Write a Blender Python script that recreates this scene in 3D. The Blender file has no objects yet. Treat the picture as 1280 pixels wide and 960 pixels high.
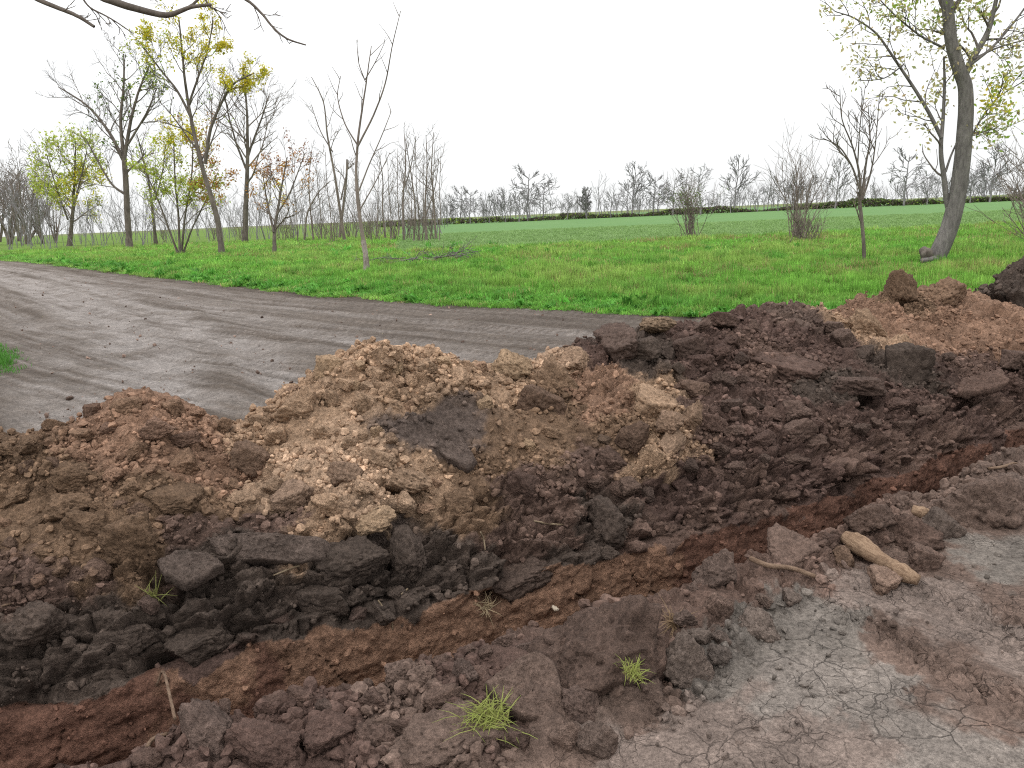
import bpy, math, random
import numpy as np
from mathutils import Vector, Matrix, Euler

sc = bpy.context.scene
COL = sc.collection
rng = np.random.default_rng(7)
random.seed(7)

# ------------------------------------------------------------------ camera
FPX, EYE = 980.0, 1.6
PITCH, ROLL = math.radians(12.2), math.radians(2.37)
R0 = np.array([1.0, 0, 0])
FWD = np.array([0, math.cos(PITCH), -math.sin(PITCH)])
U0 = np.array([0, math.sin(PITCH), math.cos(PITCH)])
RIGHT = R0 * math.cos(ROLL) - U0 * math.sin(ROLL)
UP = R0 * math.sin(ROLL) + U0 * math.cos(ROLL)
CAMP = np.array([0, 0, EYE])
cam_data = bpy.data.cameras.new("camera")
cam_data.sensor_width = 36.0
cam_data.lens = FPX / 1280 * 36.0
cam_data.clip_start = 0.05
cam_data.clip_end = 5000
cam = bpy.data.objects.new("camera", cam_data)
M = Matrix(((RIGHT[0], UP[0], -FWD[0], 0), (RIGHT[1], UP[1], -FWD[1], 0), (RIGHT[2], UP[2], -FWD[2], EYE), (0, 0, 0, 1)))
cam.matrix_world = M
COL.objects.link(cam)
sc.camera = cam

# ------------------------------------------------------------------ overcast sky
SUN_EL, SUN_AZ = 52.0, 205.0      # degrees; azimuth clockwise from +Y
world = bpy.data.worlds.new("World")
sc.world = world
world.use_nodes = True
wn, wl = world.node_tree.nodes, world.node_tree.links
wn.clear()
wout = wn.new("ShaderNodeOutputWorld")
bg = wn.new("ShaderNodeBackground")
bg.inputs["Strength"].default_value = 0.1
sky = wn.new("ShaderNodeTexSky")
sky.sky_type = 'NISHITA'
sky.sun_disc = False
sky.sun_elevation = math.radians(SUN_EL)
sky.sun_rotation = math.radians(SUN_AZ)
cloudn = wn.new("ShaderNodeTexNoise")
cloudn.inputs["Scale"].default_value = 2.0
cloudn.inputs["Detail"].default_value = 5.0
cr = wn.new("ShaderNodeMapRange")
cr.inputs["From Min"].default_value = 0.3
cr.inputs["From Max"].default_value = 0.7
cr.inputs["To Min"].default_value = 12.6
cr.inputs["To Max"].default_value = 13.8
cloudc = wn.new("ShaderNodeVectorMath"); cloudc.operation = 'SCALE'
cloudc.inputs[0].default_value = (0.985, 0.995, 1.0)
mixw = wn.new("ShaderNodeMix"); mixw.data_type = 'RGBA'
mixw.inputs["Factor"].default_value = 0.93       # thick even cloud over the blue
wl.new(cloudn.outputs["Fac"], cr.inputs["Value"])
# an overcast sky is brighter overhead than at the horizon
wtc = wn.new("ShaderNodeTexCoord"); wsep = wn.new("ShaderNodeSeparateXYZ"); wl.new(wtc.outputs["Generated"], wsep.inputs[0])
wz = wn.new("ShaderNodeMapRange"); wl.new(wsep.outputs["Z"], wz.inputs["Value"])
for k_, v_ in zip(("From Min", "From Max", "To Min", "To Max"), (0.0, 1.0, 1.0, 2.3)): wz.inputs[k_].default_value = v_
wm = wn.new("ShaderNodeMath"); wm.operation = 'MULTIPLY'; wl.new(cr.outputs["Result"], wm.inputs[0]); wl.new(wz.outputs["Result"], wm.inputs[1])
wl.new(wm.outputs[0], cloudc.inputs["Scale"])
wl.new(sky.outputs["Color"], mixw.inputs["A"])
wl.new(cloudc.outputs["Vector"], mixw.inputs["B"])
wl.new(mixw.outputs["Result"], bg.inputs["Color"])
wl.new(bg.outputs["Background"], wout.inputs["Surface"])

sun_d = bpy.data.lights.new("sun", 'SUN')
sun_d.energy = 1.0
sun_d.angle = math.radians(18)
sun_d.color = (1.0, 0.96, 0.9)
sun = bpy.data.objects.new("sun", sun_d)
az, el = math.radians(SUN_AZ), math.radians(SUN_EL)
to_sun = Vector((math.sin(az) * math.cos(el), math.cos(az) * math.cos(el), math.sin(el)))
sun.rotation_euler = to_sun.to_track_quat('Z', 'Y').to_euler()
COL.objects.link(sun)

vs = sc.view_settings
vs.view_transform = 'Standard'; vs.look = 'None'; vs.gamma = 1.0; vs.use_curve_mapping = False
vs.exposure = -0.35
sc.cycles.use_denoising = False      # keeps the fine grain of the soil
sc.cycles.pixel_filter_type = 'BLACKMAN_HARRIS'; sc.cycles.filter_width = 1.15
sc.cycles.max_bounces = 6
sc.cycles.transparent_max_bounces = 8

# ------------------------------------------------------------------ helpers
def ray(px, py):
    return FWD + RIGHT * (px - 640) / FPX - UP * (py - 480) / FPX
def gnd(px, py, z=0.0):
    d = ray(px, py)
    return CAMP + d * ((z - EYE) / d[2])
def at(px, py, Y):
    """the point seen at that pixel which lies Y metres ahead"""
    d = ray(px, py)
    return CAMP + d * (Y / d[1])
def project(P):
    q = P - CAMP
    z = q @ FWD
    return 640 + FPX * (q @ RIGHT) / z, 480 - FPX * (q @ UP) / z, z

def hash2(ix, iy, seed):
    h = (ix.astype(np.int64) * 374761393 + iy.astype(np.int64) * 668265263 + seed * 974634777) & 0x7fffffff
    h = ((h ^ (h >> 13)) * 1274126177) & 0x7fffffff
    h = ((h ^ (h >> 16)) * 60493) & 0x7fffffff
    return (h & 0xffffff) / float(0x1000000)
def perlin(x, y, seed=0):
    x0 = np.floor(x); y0 = np.floor(y)
    fx = x - x0; fy = y - y0
    u = fx * fx * fx * (fx * (fx * 6 - 15) + 10); v = fy * fy * fy * (fy * (fy * 6 - 15) + 10)
    def g(ix, iy, dx, dy):
        a = hash2(ix, iy, seed) * 6.2831853
        return np.cos(a) * dx + np.sin(a) * dy
    n00 = g(x0, y0, fx, fy); n10 = g(x0 + 1, y0, fx - 1, fy)
    n01 = g(x0, y0 + 1, fx, fy - 1); n11 = g(x0 + 1, y0 + 1, fx - 1, fy - 1)
    return ((n00 * (1 - u) + n10 * u) * (1 - v) + (n01 * (1 - u) + n11 * u) * v) * 1.5
def fbm(x, y, seed=0, octaves=4, gain=0.5):
    a, s, out = 1.0, 1.0, 0
    for o in range(octaves):
        out = out + a * perlin(x * s, y * s, seed + o * 17)
        a *= gain; s *= 2.03
    return out
def worley(x, y, seed=0, jitter=0.95):
    """F1, F2, random value of the nearest cell, offset to its centre"""
    x0 = np.floor(x); y0 = np.floor(y)
    f1 = np.full(x.shape, 9.0); f2 = np.full(x.shape, 9.0); rid = np.zeros(x.shape)
    ox = np.zeros(x.shape); oy = np.zeros(x.shape)
    for i in (-1, 0, 1):
        for j in (-1, 0, 1):
            cx, cy = x0 + i, y0 + j
            dx = cx + 0.5 + (hash2(cx, cy, seed) - 0.5) * jitter - x
            dy = cy + 0.5 + (hash2(cx, cy, seed + 91) - 0.5) * jitter - y
            d = np.sqrt(dx * dx + dy * dy)
            near = d < f1
            f2 = np.where(near, f1, np.minimum(f2, d))
            rid = np.where(near, hash2(cx, cy, seed + 57), rid)
            ox = np.where(near, dx, ox); oy = np.where(near, dy, oy)
            f1 = np.where(near, d, f1)
    return f1, f2, rid, ox, oy
def sstep(a, b, x):
    k = np.clip((x - a) / (b - a), 0, 1)
    return k * k * (3 - 2 * k)

def tag(o, label=None, cat=None, group=None, kind=None):
    if label: o["label"] = label
    if cat: o["category"] = cat
    if group: o["group"] = group
    if kind: o["kind"] = kind
    return o
def link(o, parent=None):
    COL.objects.link(o)
    if parent is not None: o.parent = parent
    return o
def np_mesh(name, verts, faces, mat=None, smooth=True, colors=None):
    """mesh from arrays; faces is an (n,3) or (n,4) array"""
    me = bpy.data.meshes.new(name)
    verts = np.ascontiguousarray(verts, dtype=np.float32); faces = np.ascontiguousarray(faces, dtype=np.int32)
    k = faces.shape[1]; n = len(faces)
    me.vertices.add(len(verts)); me.vertices.foreach_set("co", verts.ravel())
    me.loops.add(n * k); me.loops.foreach_set("vertex_index", faces.ravel())
    me.polygons.add(n); me.polygons.foreach_set("loop_start", np.arange(0, n * k, k, dtype=np.int32))
    me.polygons.foreach_set("use_smooth", np.full(n, smooth))
    if colors is not None:
        at_ = me.color_attributes.new("soil", 'FLOAT_COLOR', 'POINT')
        c4 = np.ones((len(verts), 4), dtype=np.float32); c4[:, :3] = colors
        at_.data.foreach_set("color", c4.ravel())
    me.update(calc_edges=True); me.validate()
    if mat is not None: me.materials.append(mat)
    return me
def sub_mesh(name, verts, faces, mask, mat, colors=None, smooth=True):
    f = faces[mask]
    used, inv = np.unique(f, return_inverse=True)
    return np_mesh(name, verts[used], inv.reshape(f.shape), mat, smooth, None if colors is None else colors[used])
def grid_faces(nu, nv):
    i, j = np.meshgrid(np.arange(nu - 1), np.arange(nv - 1), indexing='ij')
    a = (i * nv + j).ravel()
    return np.stack([a, a + nv, a + nv + 1, a + 1], 1)
def empty(name, loc):
    o = bpy.data.objects.new(name, None); o.location = loc
    o.empty_display_size = 0.2
    return link(o)

# ------------------------------------------------------------------ materials
def lin(r, g, b):
    return tuple((c / 255 / 12.92) if c / 255 <= 0.04045 else ((c / 255 + 0.055) / 1.055) ** 2.4 for c in (r, g, b))
class NT:
    def __init__(self, name):
        self.m = bpy.data.materials.new(name); self.m.use_nodes = True
        self.n = self.m.node_tree.nodes; self.l = self.m.node_tree.links
        self.b = self.n["Principled BSDF"]; self.b.inputs["Roughness"].default_value = 0.95
        self.b.inputs["Specular IOR Level"].default_value = 0.15
    def add(self, t, **kw):
        nd = self.n.new(t)
        for k, v in kw.items():
            if k.startswith("i_"): nd.inputs[k[2:].replace("_", " ")].default_value = v
            else: setattr(nd, k, v)
        return nd
    def link(self, a, b): self.l.new(a, b)
    def noise(self, scale, detail=4.0, rough=0.6, co=None):
        nd = self.add("ShaderNodeTexNoise"); nd.inputs["Scale"].default_value = scale
        nd.inputs["Detail"].default_value = detail; nd.inputs["Roughness"].default_value = rough
        if co is not None: self.link(co, nd.inputs["Vector"])
        return nd.outputs["Fac"]
    def rng(self, v, a, b, c, d):
        nd = self.add("ShaderNodeMapRange"); self.link(v, nd.inputs["Value"])
        for k, x in zip(("From Min", "From Max", "To Min", "To Max"), (a, b, c, d)): nd.inputs[k].default_value = x
        return nd.outputs["Result"]
    def math(self, op, a, b=None):
        nd = self.add("ShaderNodeMath", operation=op)
        for k, x in enumerate((a, b)):
            if x is None: continue
            if isinstance(x, (int, float)): nd.inputs[k].default_value = x
            else: self.link(x, nd.inputs[k])
        return nd.outputs[0]
    def scale(self, col, f):
        nd = self.add("ShaderNodeVectorMath", operation='SCALE')
        if isinstance(col, tuple): nd.inputs[0].default_value = col
        else: self.link(col, nd.inputs[0])
        if isinstance(f, (int, float)): nd.inputs["Scale"].default_value = f
        else: self.link(f, nd.inputs["Scale"])
        return nd.outputs[0]
    def mix(self, f, a, b):
        nd = self.add("ShaderNodeMix", data_type='RGBA')
        for k, x in (("Factor", f), ("A", a), ("B", b)):
            if isinstance(x, (int, float)): nd.inputs[k].default_value = x
            elif isinstance(x, tuple): nd.inputs[k].default_value = (*x, 1.0)
            else: self.link(x, nd.inputs[k])
        return nd.outputs["Result"]
    def bump(self, h, strength, dist):
        nd = self.add("ShaderNodeBump"); nd.inputs["Strength"].default_value = strength; nd.inputs["Distance"].default_value = dist
        self.link(h, nd.inputs["Height"]); self.link(nd.outputs["Normal"], self.b.inputs["Normal"])
    def coord(self, kind="Object"):
        return self.add("ShaderNodeTexCoord").outputs[kind]
    def base(self, c): self.link(c, self.b.inputs["Base Color"])

def soil_material(name, attr_type='GEOMETRY', fine=1.0, vary=True, const=None, cracks=False):
    t = NT(name)
    geo = t.add("ShaderNodeNewGeometry").outputs["Position"]
    if const is None:
        a = t.add("ShaderNodeAttribute", attribute_name="soil", attribute_type=attr_type).outputs["Color"]
    else:
        a = t.add("ShaderNodeObjectInfo").outputs["Color"]
    n1 = t.noise(9, 6, 0.65, geo); n2 = t.noise(70, 4, 0.7, geo); n3 = t.noise(260, 2, 0.6, geo)
    n0 = t.noise(30, 5, 0.7, geo)
    f = t.math('MULTIPLY', t.rng(n1, 0.3, 0.7, 0.78, 1.22), t.rng(n2, 0.3, 0.7, 0.60, 1.40))
    f = t.math('MULTIPLY', f, t.rng(n3, 0.3, 0.7, 0.75, 1.25))
    f = t.math('MULTIPLY', f, t.rng(n0, 0.3, 0.7, 0.72, 1.28))
    c = t.scale(a, f)
    # pale dry specks
    sp = t.rng(t.noise(150, 2, 0.5, geo), 0.66, 0.74, 0.0, 0.35)
    c = t.mix(sp, c, t.scale(a, 1.75))
    t.base(c)
    if cracks:
        wp = t.add("ShaderNodeVectorMath", operation='ADD'); t.link(geo, wp.inputs[0])
        wn2 = t.add("ShaderNodeTexNoise"); wn2.inputs["Scale"].default_value = 7; wn2.inputs["Detail"].default_value = 4; t.link(geo, wn2.inputs["Vector"])
        t.link(t.scale(wn2.outputs["Color"], 0.14), wp.inputs[1])
        k = None
        for sc_, wd_, st in ((6.0, 0.009, 1.0), (17.0, 0.014, 0.6)):
            vo = t.add("ShaderNodeTexVoronoi", feature='DISTANCE_TO_EDGE'); vo.inputs["Scale"].default_value = sc_; t.link(wp.outputs[0], vo.inputs["Vector"])
            ln = t.rng(vo.outputs["Distance"], 0.0, wd_ * 2, st, 0.0)
            msk = t.rng(t.noise(2.1 if sc_ < 10 else 3.3, 3, 0.6, geo), 0.45, 0.6, 0.0, 1.0)
            ln = t.math('MULTIPLY', ln, msk)
            k = ln if k is None else t.math('MAXIMUM', k, ln)
        c = t.mix(t.math('MULTIPLY', k, 0.3), c, t.scale(a, 0.4)); t.base(c)
    h = t.math('ADD', t.math('MULTIPLY', n2, 0.6), t.math('MULTIPLY', n3, 0.4))
    h = t.math('ADD', h, t.math('MULTIPLY', n0, 0.7))
    if cracks: h = t.math('SUBTRACT', t.math('MULTIPLY', h, 0.6), t.math('MULTIPLY', k, 0.6))
    t.bump(h, 1.0 * fine, 0.022)
    return t.m
MAT_SOIL = soil_material("excavated_soil")
MAT_CRUMB = soil_material("soil_crumb", 'INSTANCER', 0.5)
MAT_MUD = soil_material("dried_mud", cracks=True)
MAT_CLOD = soil_material("soil_clod", const=True)

SOIL = dict(T=lin(158, 131, 108), L=lin(169, 142, 119), B=lin(116, 94, 76), W=lin(134, 106, 88), D=lin(90, 72, 65), K=lin(80, 69, 62),
            N=lin(100, 81, 72), C=lin(130, 101, 83), R=lin(104, 76, 64), G=lin(114, 106, 99), M=lin(123, 114, 107), P=lin(122, 108, 100), E=lin(104, 87, 78),
            Y=lin(164, 139, 112), Q=lin(98, 85, 78))
# ------------------------------------------------------------------ trench and spoil heap
TO = np.array([0.0, 2.75]); TA = math.radians(28)
TT = np.array([math.cos(TA), math.sin(TA)]); TN = np.array([-math.sin(TA), math.cos(TA)])
def to_ts(P):
    d = np.asarray(P)[..., :2] - TO
    return d @ TT, d @ TN
_near = np.array([to_ts(gnd(*p)) for p in [(150, 935), (400, 880), (600, 846), (690, 795), (800, 760), (930, 704), (1050, 660), (1200, 602), (1280, 582)]])
_pf = np.polyfit(_near[:, 0], _near[:, 1], 2)
def bend(t):
    tc = np.clip(t, -2.0, 4.6)
    return np.polyval(_pf, tc)
def solve_on_s(px, py, s_fun):
    d = ray(px, py); a, b = 1.0, 14.0
    def g(k):
        P = CAMP + d * k
        t, s = to_ts(P)
        return s - bend(t) - s_fun(t)
    for _ in range(60):
        m = 0.5 * (a + b)
        if g(m) < 0: a = m
        else: b = m
    P = CAMP + d * a
    return to_ts(P)[0], P[2]
def s_crest(t): return np.interp(t, [-3, -1.2, -0.5, 0.3, 2.0, 4.0, 6.0], [1.75, 1.7, 1.7, 1.75, 1.9, 2.0, 2.05])
CREST = [(-120, 560), (0, 548), (70, 543), (105, 520), (150, 487), (185, 480), (230, 492), (268, 517), (305, 524), (330, 508), (370, 478), (420, 444), (460, 433), (520, 436),
         (580, 450), (630, 456), (680, 446), (715, 432), (745, 418), (800, 410), (850, 404), (900, 400), (945, 383), (1000, 383), (1045, 388), (1080, 378), (1120, 366),
         (1160, 364), (1200, 372), (1235, 386), (1280, 398)]
_c = np.array([solve_on_s(x, y, s_crest) for x, y in CREST])
_ct = np.concatenate([[-8, -4.5, -3.2], _c[:, 0], [6.2, 8, 12]]); _cz = np.concatenate([[0.25, 0.3, 0.42], _c[:, 1], [0.75, 0.8, 0.6]])
_o = np.argsort(_ct); _ct, _cz = _ct[_o], _cz[_o]
def h_crest(t): return np.interp(t, _ct, _cz)

T_ = np.concatenate([np.linspace(-8, -3.4, 120)[:-1], np.linspace(-3.4, -2.4, 60)[:-1], np.arange(-2.4, 5.6, 0.0105), np.linspace(5.6, 12, 190)[1:]])
NU = len(T_)
hc = h_crest(T_); scst = s_crest(T_)
hc = np.maximum(hc, 0.2)
wr = np.interp(T_, [-3, -1.2, 0.2, 1.0, 1.3, 1.8, 2.6, 3.4, 5], [0.01, 0.01, 0.02, 0.03, 0.03, 0.05, 0.07, 0.11, 0.10])   # windrow beside the trench
ww = np.interp(T_, [-3, 0.3, 1.0, 1.5, 3, 5], [0.75, 0.62, 0.4, 0.22, 0.32, 0.36])
zd = np.interp(T_, [-3, -1.5, -0.8, 0.3, 1.2, 2.4, 4], [0.24, 0.26, 0.3, 0.3, 0.27, 0.24, 0.24])
wid = np.interp(T_, [-3, -1, 0.5, 2, 4, 6], [0.56, 0.56, 0.54, 0.46, 0.36, 0.34])
one = np.ones(NU)
ctrl = [(-6 * one, -0.1 * one, 24), (-1.7 * one, 0 * one, 26), (-1.0 * one, 0 * one, 60), (-ww, 0.01 * one, 50), (-0.55 * ww, wr, 36), (-0.06 * one, wr * 0.85, 10),
        (0.0 * one, wr * 0.3, 40), (0.03 * one, -0.52 * one, 22), (wid - 0.05, -0.52 * one, 52), (wid, -0.07 * one, 12), (wid + 0.06, 0.03 * one, 40),
        (wid + 0.30, zd, 50), (wid + 0.30 + 0.5 * (scst - wid - 0.3), zd + 0.56 * (hc - zd), 66), (scst - 0.12, hc - 0.035, 16), (scst + 0.1, hc - 0.02, 40),
        (scst + 0.1 + 1.3 * hc, 0.02 * one, 8), (np.maximum(3.5 * one, scst + 1.4 * hc + 0.3), -0.012 * one, 0)]
Sg, Zg, Vg, Kg = [], [], [], []
v0 = 0.0
for k in range(len(ctrl) - 1):
    s0, z0, n = ctrl[k]; s1, z1, _ = ctrl[k + 1]
    L = float(np.median(np.hypot(s1 - s0, z1 - z0)))
    last = k == len(ctrl) - 2
    for a in np.linspace(0, 1, n + (1 if last else 0), endpoint=last):
        Sg.append(s0 + (s1 - s0) * a); Zg.append(z0 + (z1 - z0) * a); Vg.append(v0 + L * a); Kg.append(k + a)
    v0 += L
Sg = np.array(Sg).T; Zg = np.array(Zg).T; Vg = np.array(Vg); Kg = np.array(Kg)
NV = Sg.shape[1]
for _ in range(3):                                          # round the folds of the section
    Zg[:, 1:-1] = 0.25 * Zg[:, :-2] + 0.5 * Zg[:, 1:-1] + 0.25 * Zg[:, 2:]
    Sg[:, 1:-1] = 0.25 * Sg[:, :-2] + 0.5 * Sg[:, 1:-1] + 0.25 * Sg[:, 2:]
Tg = np.repeat(T_[:, None], NV, 1); Vg2 = np.repeat(Vg[None], NU, 0); Kg2 = np.repeat(Kg[None], NU, 0)
def world_pos(t, s, z):
    b = s + bend(t)
    return np.stack([TO[0] + t * TT[0] + b * TN[0], TO[1] + t * TT[1] + b * TN[1], z], -1)
def normals(P):
    du = np.gradient(P, axis=0); dv = np.gradient(P, axis=1)
    n = np.cross(du, dv)
    return n / np.maximum(np.linalg.norm(n, axis=-1, keepdims=True), 1e-9)
P = world_pos(Tg, Sg, Zg)
# weights of the different kinds of ground
w_mud = 1 - sstep(2.6, 3.4, Kg2)
w_wind = sstep(2.7, 3.5, Kg2) * (1 - sstep(5.6, 6.0, Kg2))
w_clay = sstep(6.0, 6.3, Kg2) * (1 - sstep(8.7, 9.3, Kg2))
w_face = sstep(8.8, 9.6, Kg2) * (1 - sstep(10.7, 11.4, Kg2))
w_heap = sstep(10.6, 11.3, Kg2) * (1 - sstep(14.6, 15.0, Kg2))
edge = sstep(-8, -7, Tg) * (1 - sstep(11, 12, Tg)) * sstep(0.0, 0.6, Kg2) * (1 - sstep(15.0, 15.6, Kg2))
N0 = normals(P)
# --- broad lumps
big = fbm(Tg * 1.7, Vg2 * 1.7, 3, 3)
rightness = sstep(1.0, 2.2, Tg)
D = 0.05 * big * (w_heap + 0.8 * w_face) + 0.02 * big * w_wind
P = P + N0 * (D * edge)[..., None]
N1 = normals(P)
# --- blocks and cracks in the dark cut face and the dark heap
wx = Tg + 0.05 * fbm(Tg * 5, Vg2 * 5, 31, 3); wy = Vg2 + 0.05 * fbm(Tg * 5, Vg2 * 5, 47, 3)
def block(sx, sy, seed, amp, tilt):
    f1, f2, rid, ox, oy = worley(wx / sx, wy / sy, seed)
    crack = 1 - sstep(0.0, 0.16, f2 - f1)
    tx = hash2(np.floor(rid * 9999), np.floor(rid * 777), 5) - 0.5
    return amp * ((rid - 0.5) * 1.3 + tilt * (tx * ox + (rid - 0.3) * oy)) * (1 - 0.5 * crack) - 0.55 * amp * crack, rid
b1, id1 = block(0.36, 0.17, 11, 0.10, 1.2)
b2, id2 = block(0.15, 0.085, 23, 0.055, 1.4)
b3, id3 = block(0.065, 0.042, 29, 0.026, 1.4)
darkheap = w_heap * np.maximum(sstep(0.75, 1.5, Tg + 0.25 * big), 0)
wb = np.clip(w_face + 0.6 * darkheap, 0, 1)
patchy = sstep(-0.25, 0.35, fbm(Tg * 2.3, Vg2 * 3.1, 77, 2))
ledge = np.abs(fbm(Tg * 2.1, Vg2 * 8.0, 79, 3))
D = wb * (b1 * (0.4 + 0.6 * patchy) + b2 + b3 - 0.07 * w_face * np.clip(0.35 - ledge, 0, 1) * 2.4)
# dark hollows under overhanging lumps
for hx, hy, hw, hh, hd in ((318, 592, 0.09, 0.05, 0.13), (505, 606, 0.10, 0.035, 0.10), (430, 596, 0.05, 0.04, 0.08), (1075, 492, 0.20, 0.04, 0.16), (1215, 496, 0.22, 0.05, 0.18), (655, 505, 0.10, 0.05, 0.10), (640, 735, 0.16, 0.05, 0.14), (235, 822, 0.13, 0.05, 0.14), (1150, 425, 0.10, 0.05, 0.10), (745, 600, 0.09, 0.04, 0.10), (985, 470, 0.2, 0.035, 0.1), (50, 862, 0.10, 0.07, 0.12), (365, 634, 0.1, 0.03, 0.08), (800, 500, 0.1, 0.04, 0.09)):
    q_ = P.reshape(-1, 3); hX, hY, hZ = project(q_); mm = (np.abs(hX - hx) < 4) & (np.abs(hY - hy) < 4) & (hZ > 0.5)
    if not mm.any(): continue
    ii = np.nonzero(mm)[0]; ii = ii[np.argmin(hZ[ii])]; ht, hv = Tg.ravel()[ii], Vg2.ravel()[ii]
    dd_ = ((wx - ht) / hw) ** 2 + ((wy - hv) / hh) ** 2
    D = D - hd * np.exp(-dd_ ** 1.5)
# --- granular spoil: pebbly crumbs of several sizes on the tan and brown mounds
gran = w_heap * (1 - 0.35 * darkheap) * (0.35 + 0.65 * sstep(-0.2, 0.4, fbm(Tg * 1.4, Vg2 * 1.4, 135, 3))) + 0.7 * w_wind
for sz, amp, seed, keep in ((0.19, 0.045, 5, 0.35), (0.10, 0.030, 6, 0.4), (0.055, 0.020, 7, 0.45), (0.032, 0.012, 8, 0.6)):
    f1, f2, rid, ox, oy = worley(wx / sz + 3.1, wy / sz, seed)
    R = 0.25 + 0.35 * hash2(np.floor(rid * 99999), np.floor(rid * 3333), 9)
    peb = np.sqrt(np.clip(1 - (f1 / R) ** 2, 0, 1)) * (rid < keep)
    D = D + gran * amp * peb * R / 0.5 * (0.5 + 0.8 * sstep(-0.3, 0.4, fbm(Tg * 1.9, Vg2 * 1.9, seed + 60, 2)))
f1, f2, rid, ox, oy = worley(wx / 0.22 + 7.7, wy / 0.17, 15)
wl_amp = w_wind * 0.032
D = D + wl_amp * (np.sqrt(np.clip(1 - (f1 / 0.62) ** 2, 0, 1)) * (rid > 0.3) * (0.6 + rid) - 0.4 * (1 - sstep(0, 0.12, f2 - f1)))
rough = fbm(Tg * 13, Vg2 * 13, 41, 4, 0.72)
rid2 = 1 - 2 * np.abs(fbm(Tg * 9, Vg2 * 9, 63, 3, 0.55))
D = D + rough * (0.012 * w_heap + 0.014 * w_face + 0.012 * w_wind + 0.011 * w_clay + 0.003 * w_mud) + 0.008 * rid2 * (wb + 0.4 * w_wind)
# --- clay wall: scoop marks and upright splits
cl = fbm(Tg * 3.0, Vg2 * 7.0, 83, 3)
f1, f2, rid, ox, oy = worley(Tg / 0.21 + 0.35 * Vg2 + 0.1 * fbm(Tg * 6, Vg2 * 6, 5, 2), Vg2 / 0.5, 71)
D = D + w_clay * (0.018 * cl + 0.010 * fbm(Tg * 11.0, Vg2 * 2.2, 89, 3, 0.6) + 0.012 * (rid - 0.5) - 0.03 * (1 - sstep(0.0, 0.05, f2 - f1)) * (rid > 0.72) + 0.004 * fbm(Tg * 2.0, Vg2 * 16.0, 87, 3))
# --- slumps in the wall top and dips in the near mud
mud = fbm(Tg * 1.3, Vg2 * 1.3, 91, 3)
D = D + w_mud * 0.012 * mud
# churned wheel rut running across the bare mud
ra, rb = gnd(1075, 775)[:2], gnd(1330, 915)[:2]
rd = (rb - ra) / np.linalg.norm(rb - ra)
rel = P[..., :2] - ra
al = rel @ rd; ac = rel @ np.array([-rd[1], rd[0]]) + 0.05 * fbm(Tg * 4, Vg2 * 4, 12, 2)
rut = np.exp(-(ac / 0.09) ** 2) * sstep(-0.25, 0.05, al) * w_mud
f1, f2, rid, ox, oy = worley(wx / 0.085, wy / 0.06, 19)
D = D + rut * (0.05 * (rid - 0.6) - 0.03 * (1 - sstep(0.0, 0.15, f2 - f1)) + 0.02 * rough)
rut2 = np.exp(-((ac - 0.42) / 0.12) ** 2) * sstep(-0.5, 0.0, al) * w_mud
D = D + rut2 * (0.024 * rough + 0.02 * (rid - 0.5))
P = P + N1 * (D * edge)[..., None]
# far dark pile behind the main heap (beyond the tan crest)
pc = at(1283, 392, 8.2)
r2 = ((P[..., 0] - pc[0]) / 0.75) ** 2 + ((P[..., 1] - pc[1]) / 0.6) ** 2

# --- what soil lies where: seeds read off the heap, blended in surface coordinates
FLATP = P.reshape(-1, 3)
PX, PY, PZ = project(FLATP)
_v = np.nonzero((PZ > 0.3) & (np.abs(PX - 640) < 900) & (np.abs(PY - 480) < 760))[0]
_key = ((PX[_v] // 16).astype(int) + 40) * 400 + (PY[_v] // 16).astype(int) + 40
_or = np.argsort(_key, kind='stable'); _ks, _st = np.unique(_key[_or], return_index=True)
BUCK = dict(zip(_ks.tolist(), np.split(_v[_or], _st[1:])))
def pick(px, py, tol=5.0):
    """surface point seen at a pixel: the nearest of the vertices that fall there"""
    cx_, cy_ = int(px // 16) + 40, int(py // 16) + 40
    m = [BUCK[q] for q in ((cx_ + i) * 400 + cy_ + j for i in (-1, 0, 1) for j in (-1, 0, 1)) if q in BUCK]
    if not m: return None
    m = np.concatenate(m)
    m = m[(np.abs(PX[m] - px) < tol) & (np.abs(PY[m] - py) < tol)]
    if len(m) == 0: return None
    m = m[PZ[m] < PZ[m].min() + 0.06]
    return m[np.argmin(np.hypot(PX[m] - px, PY[m] - py))]
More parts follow.
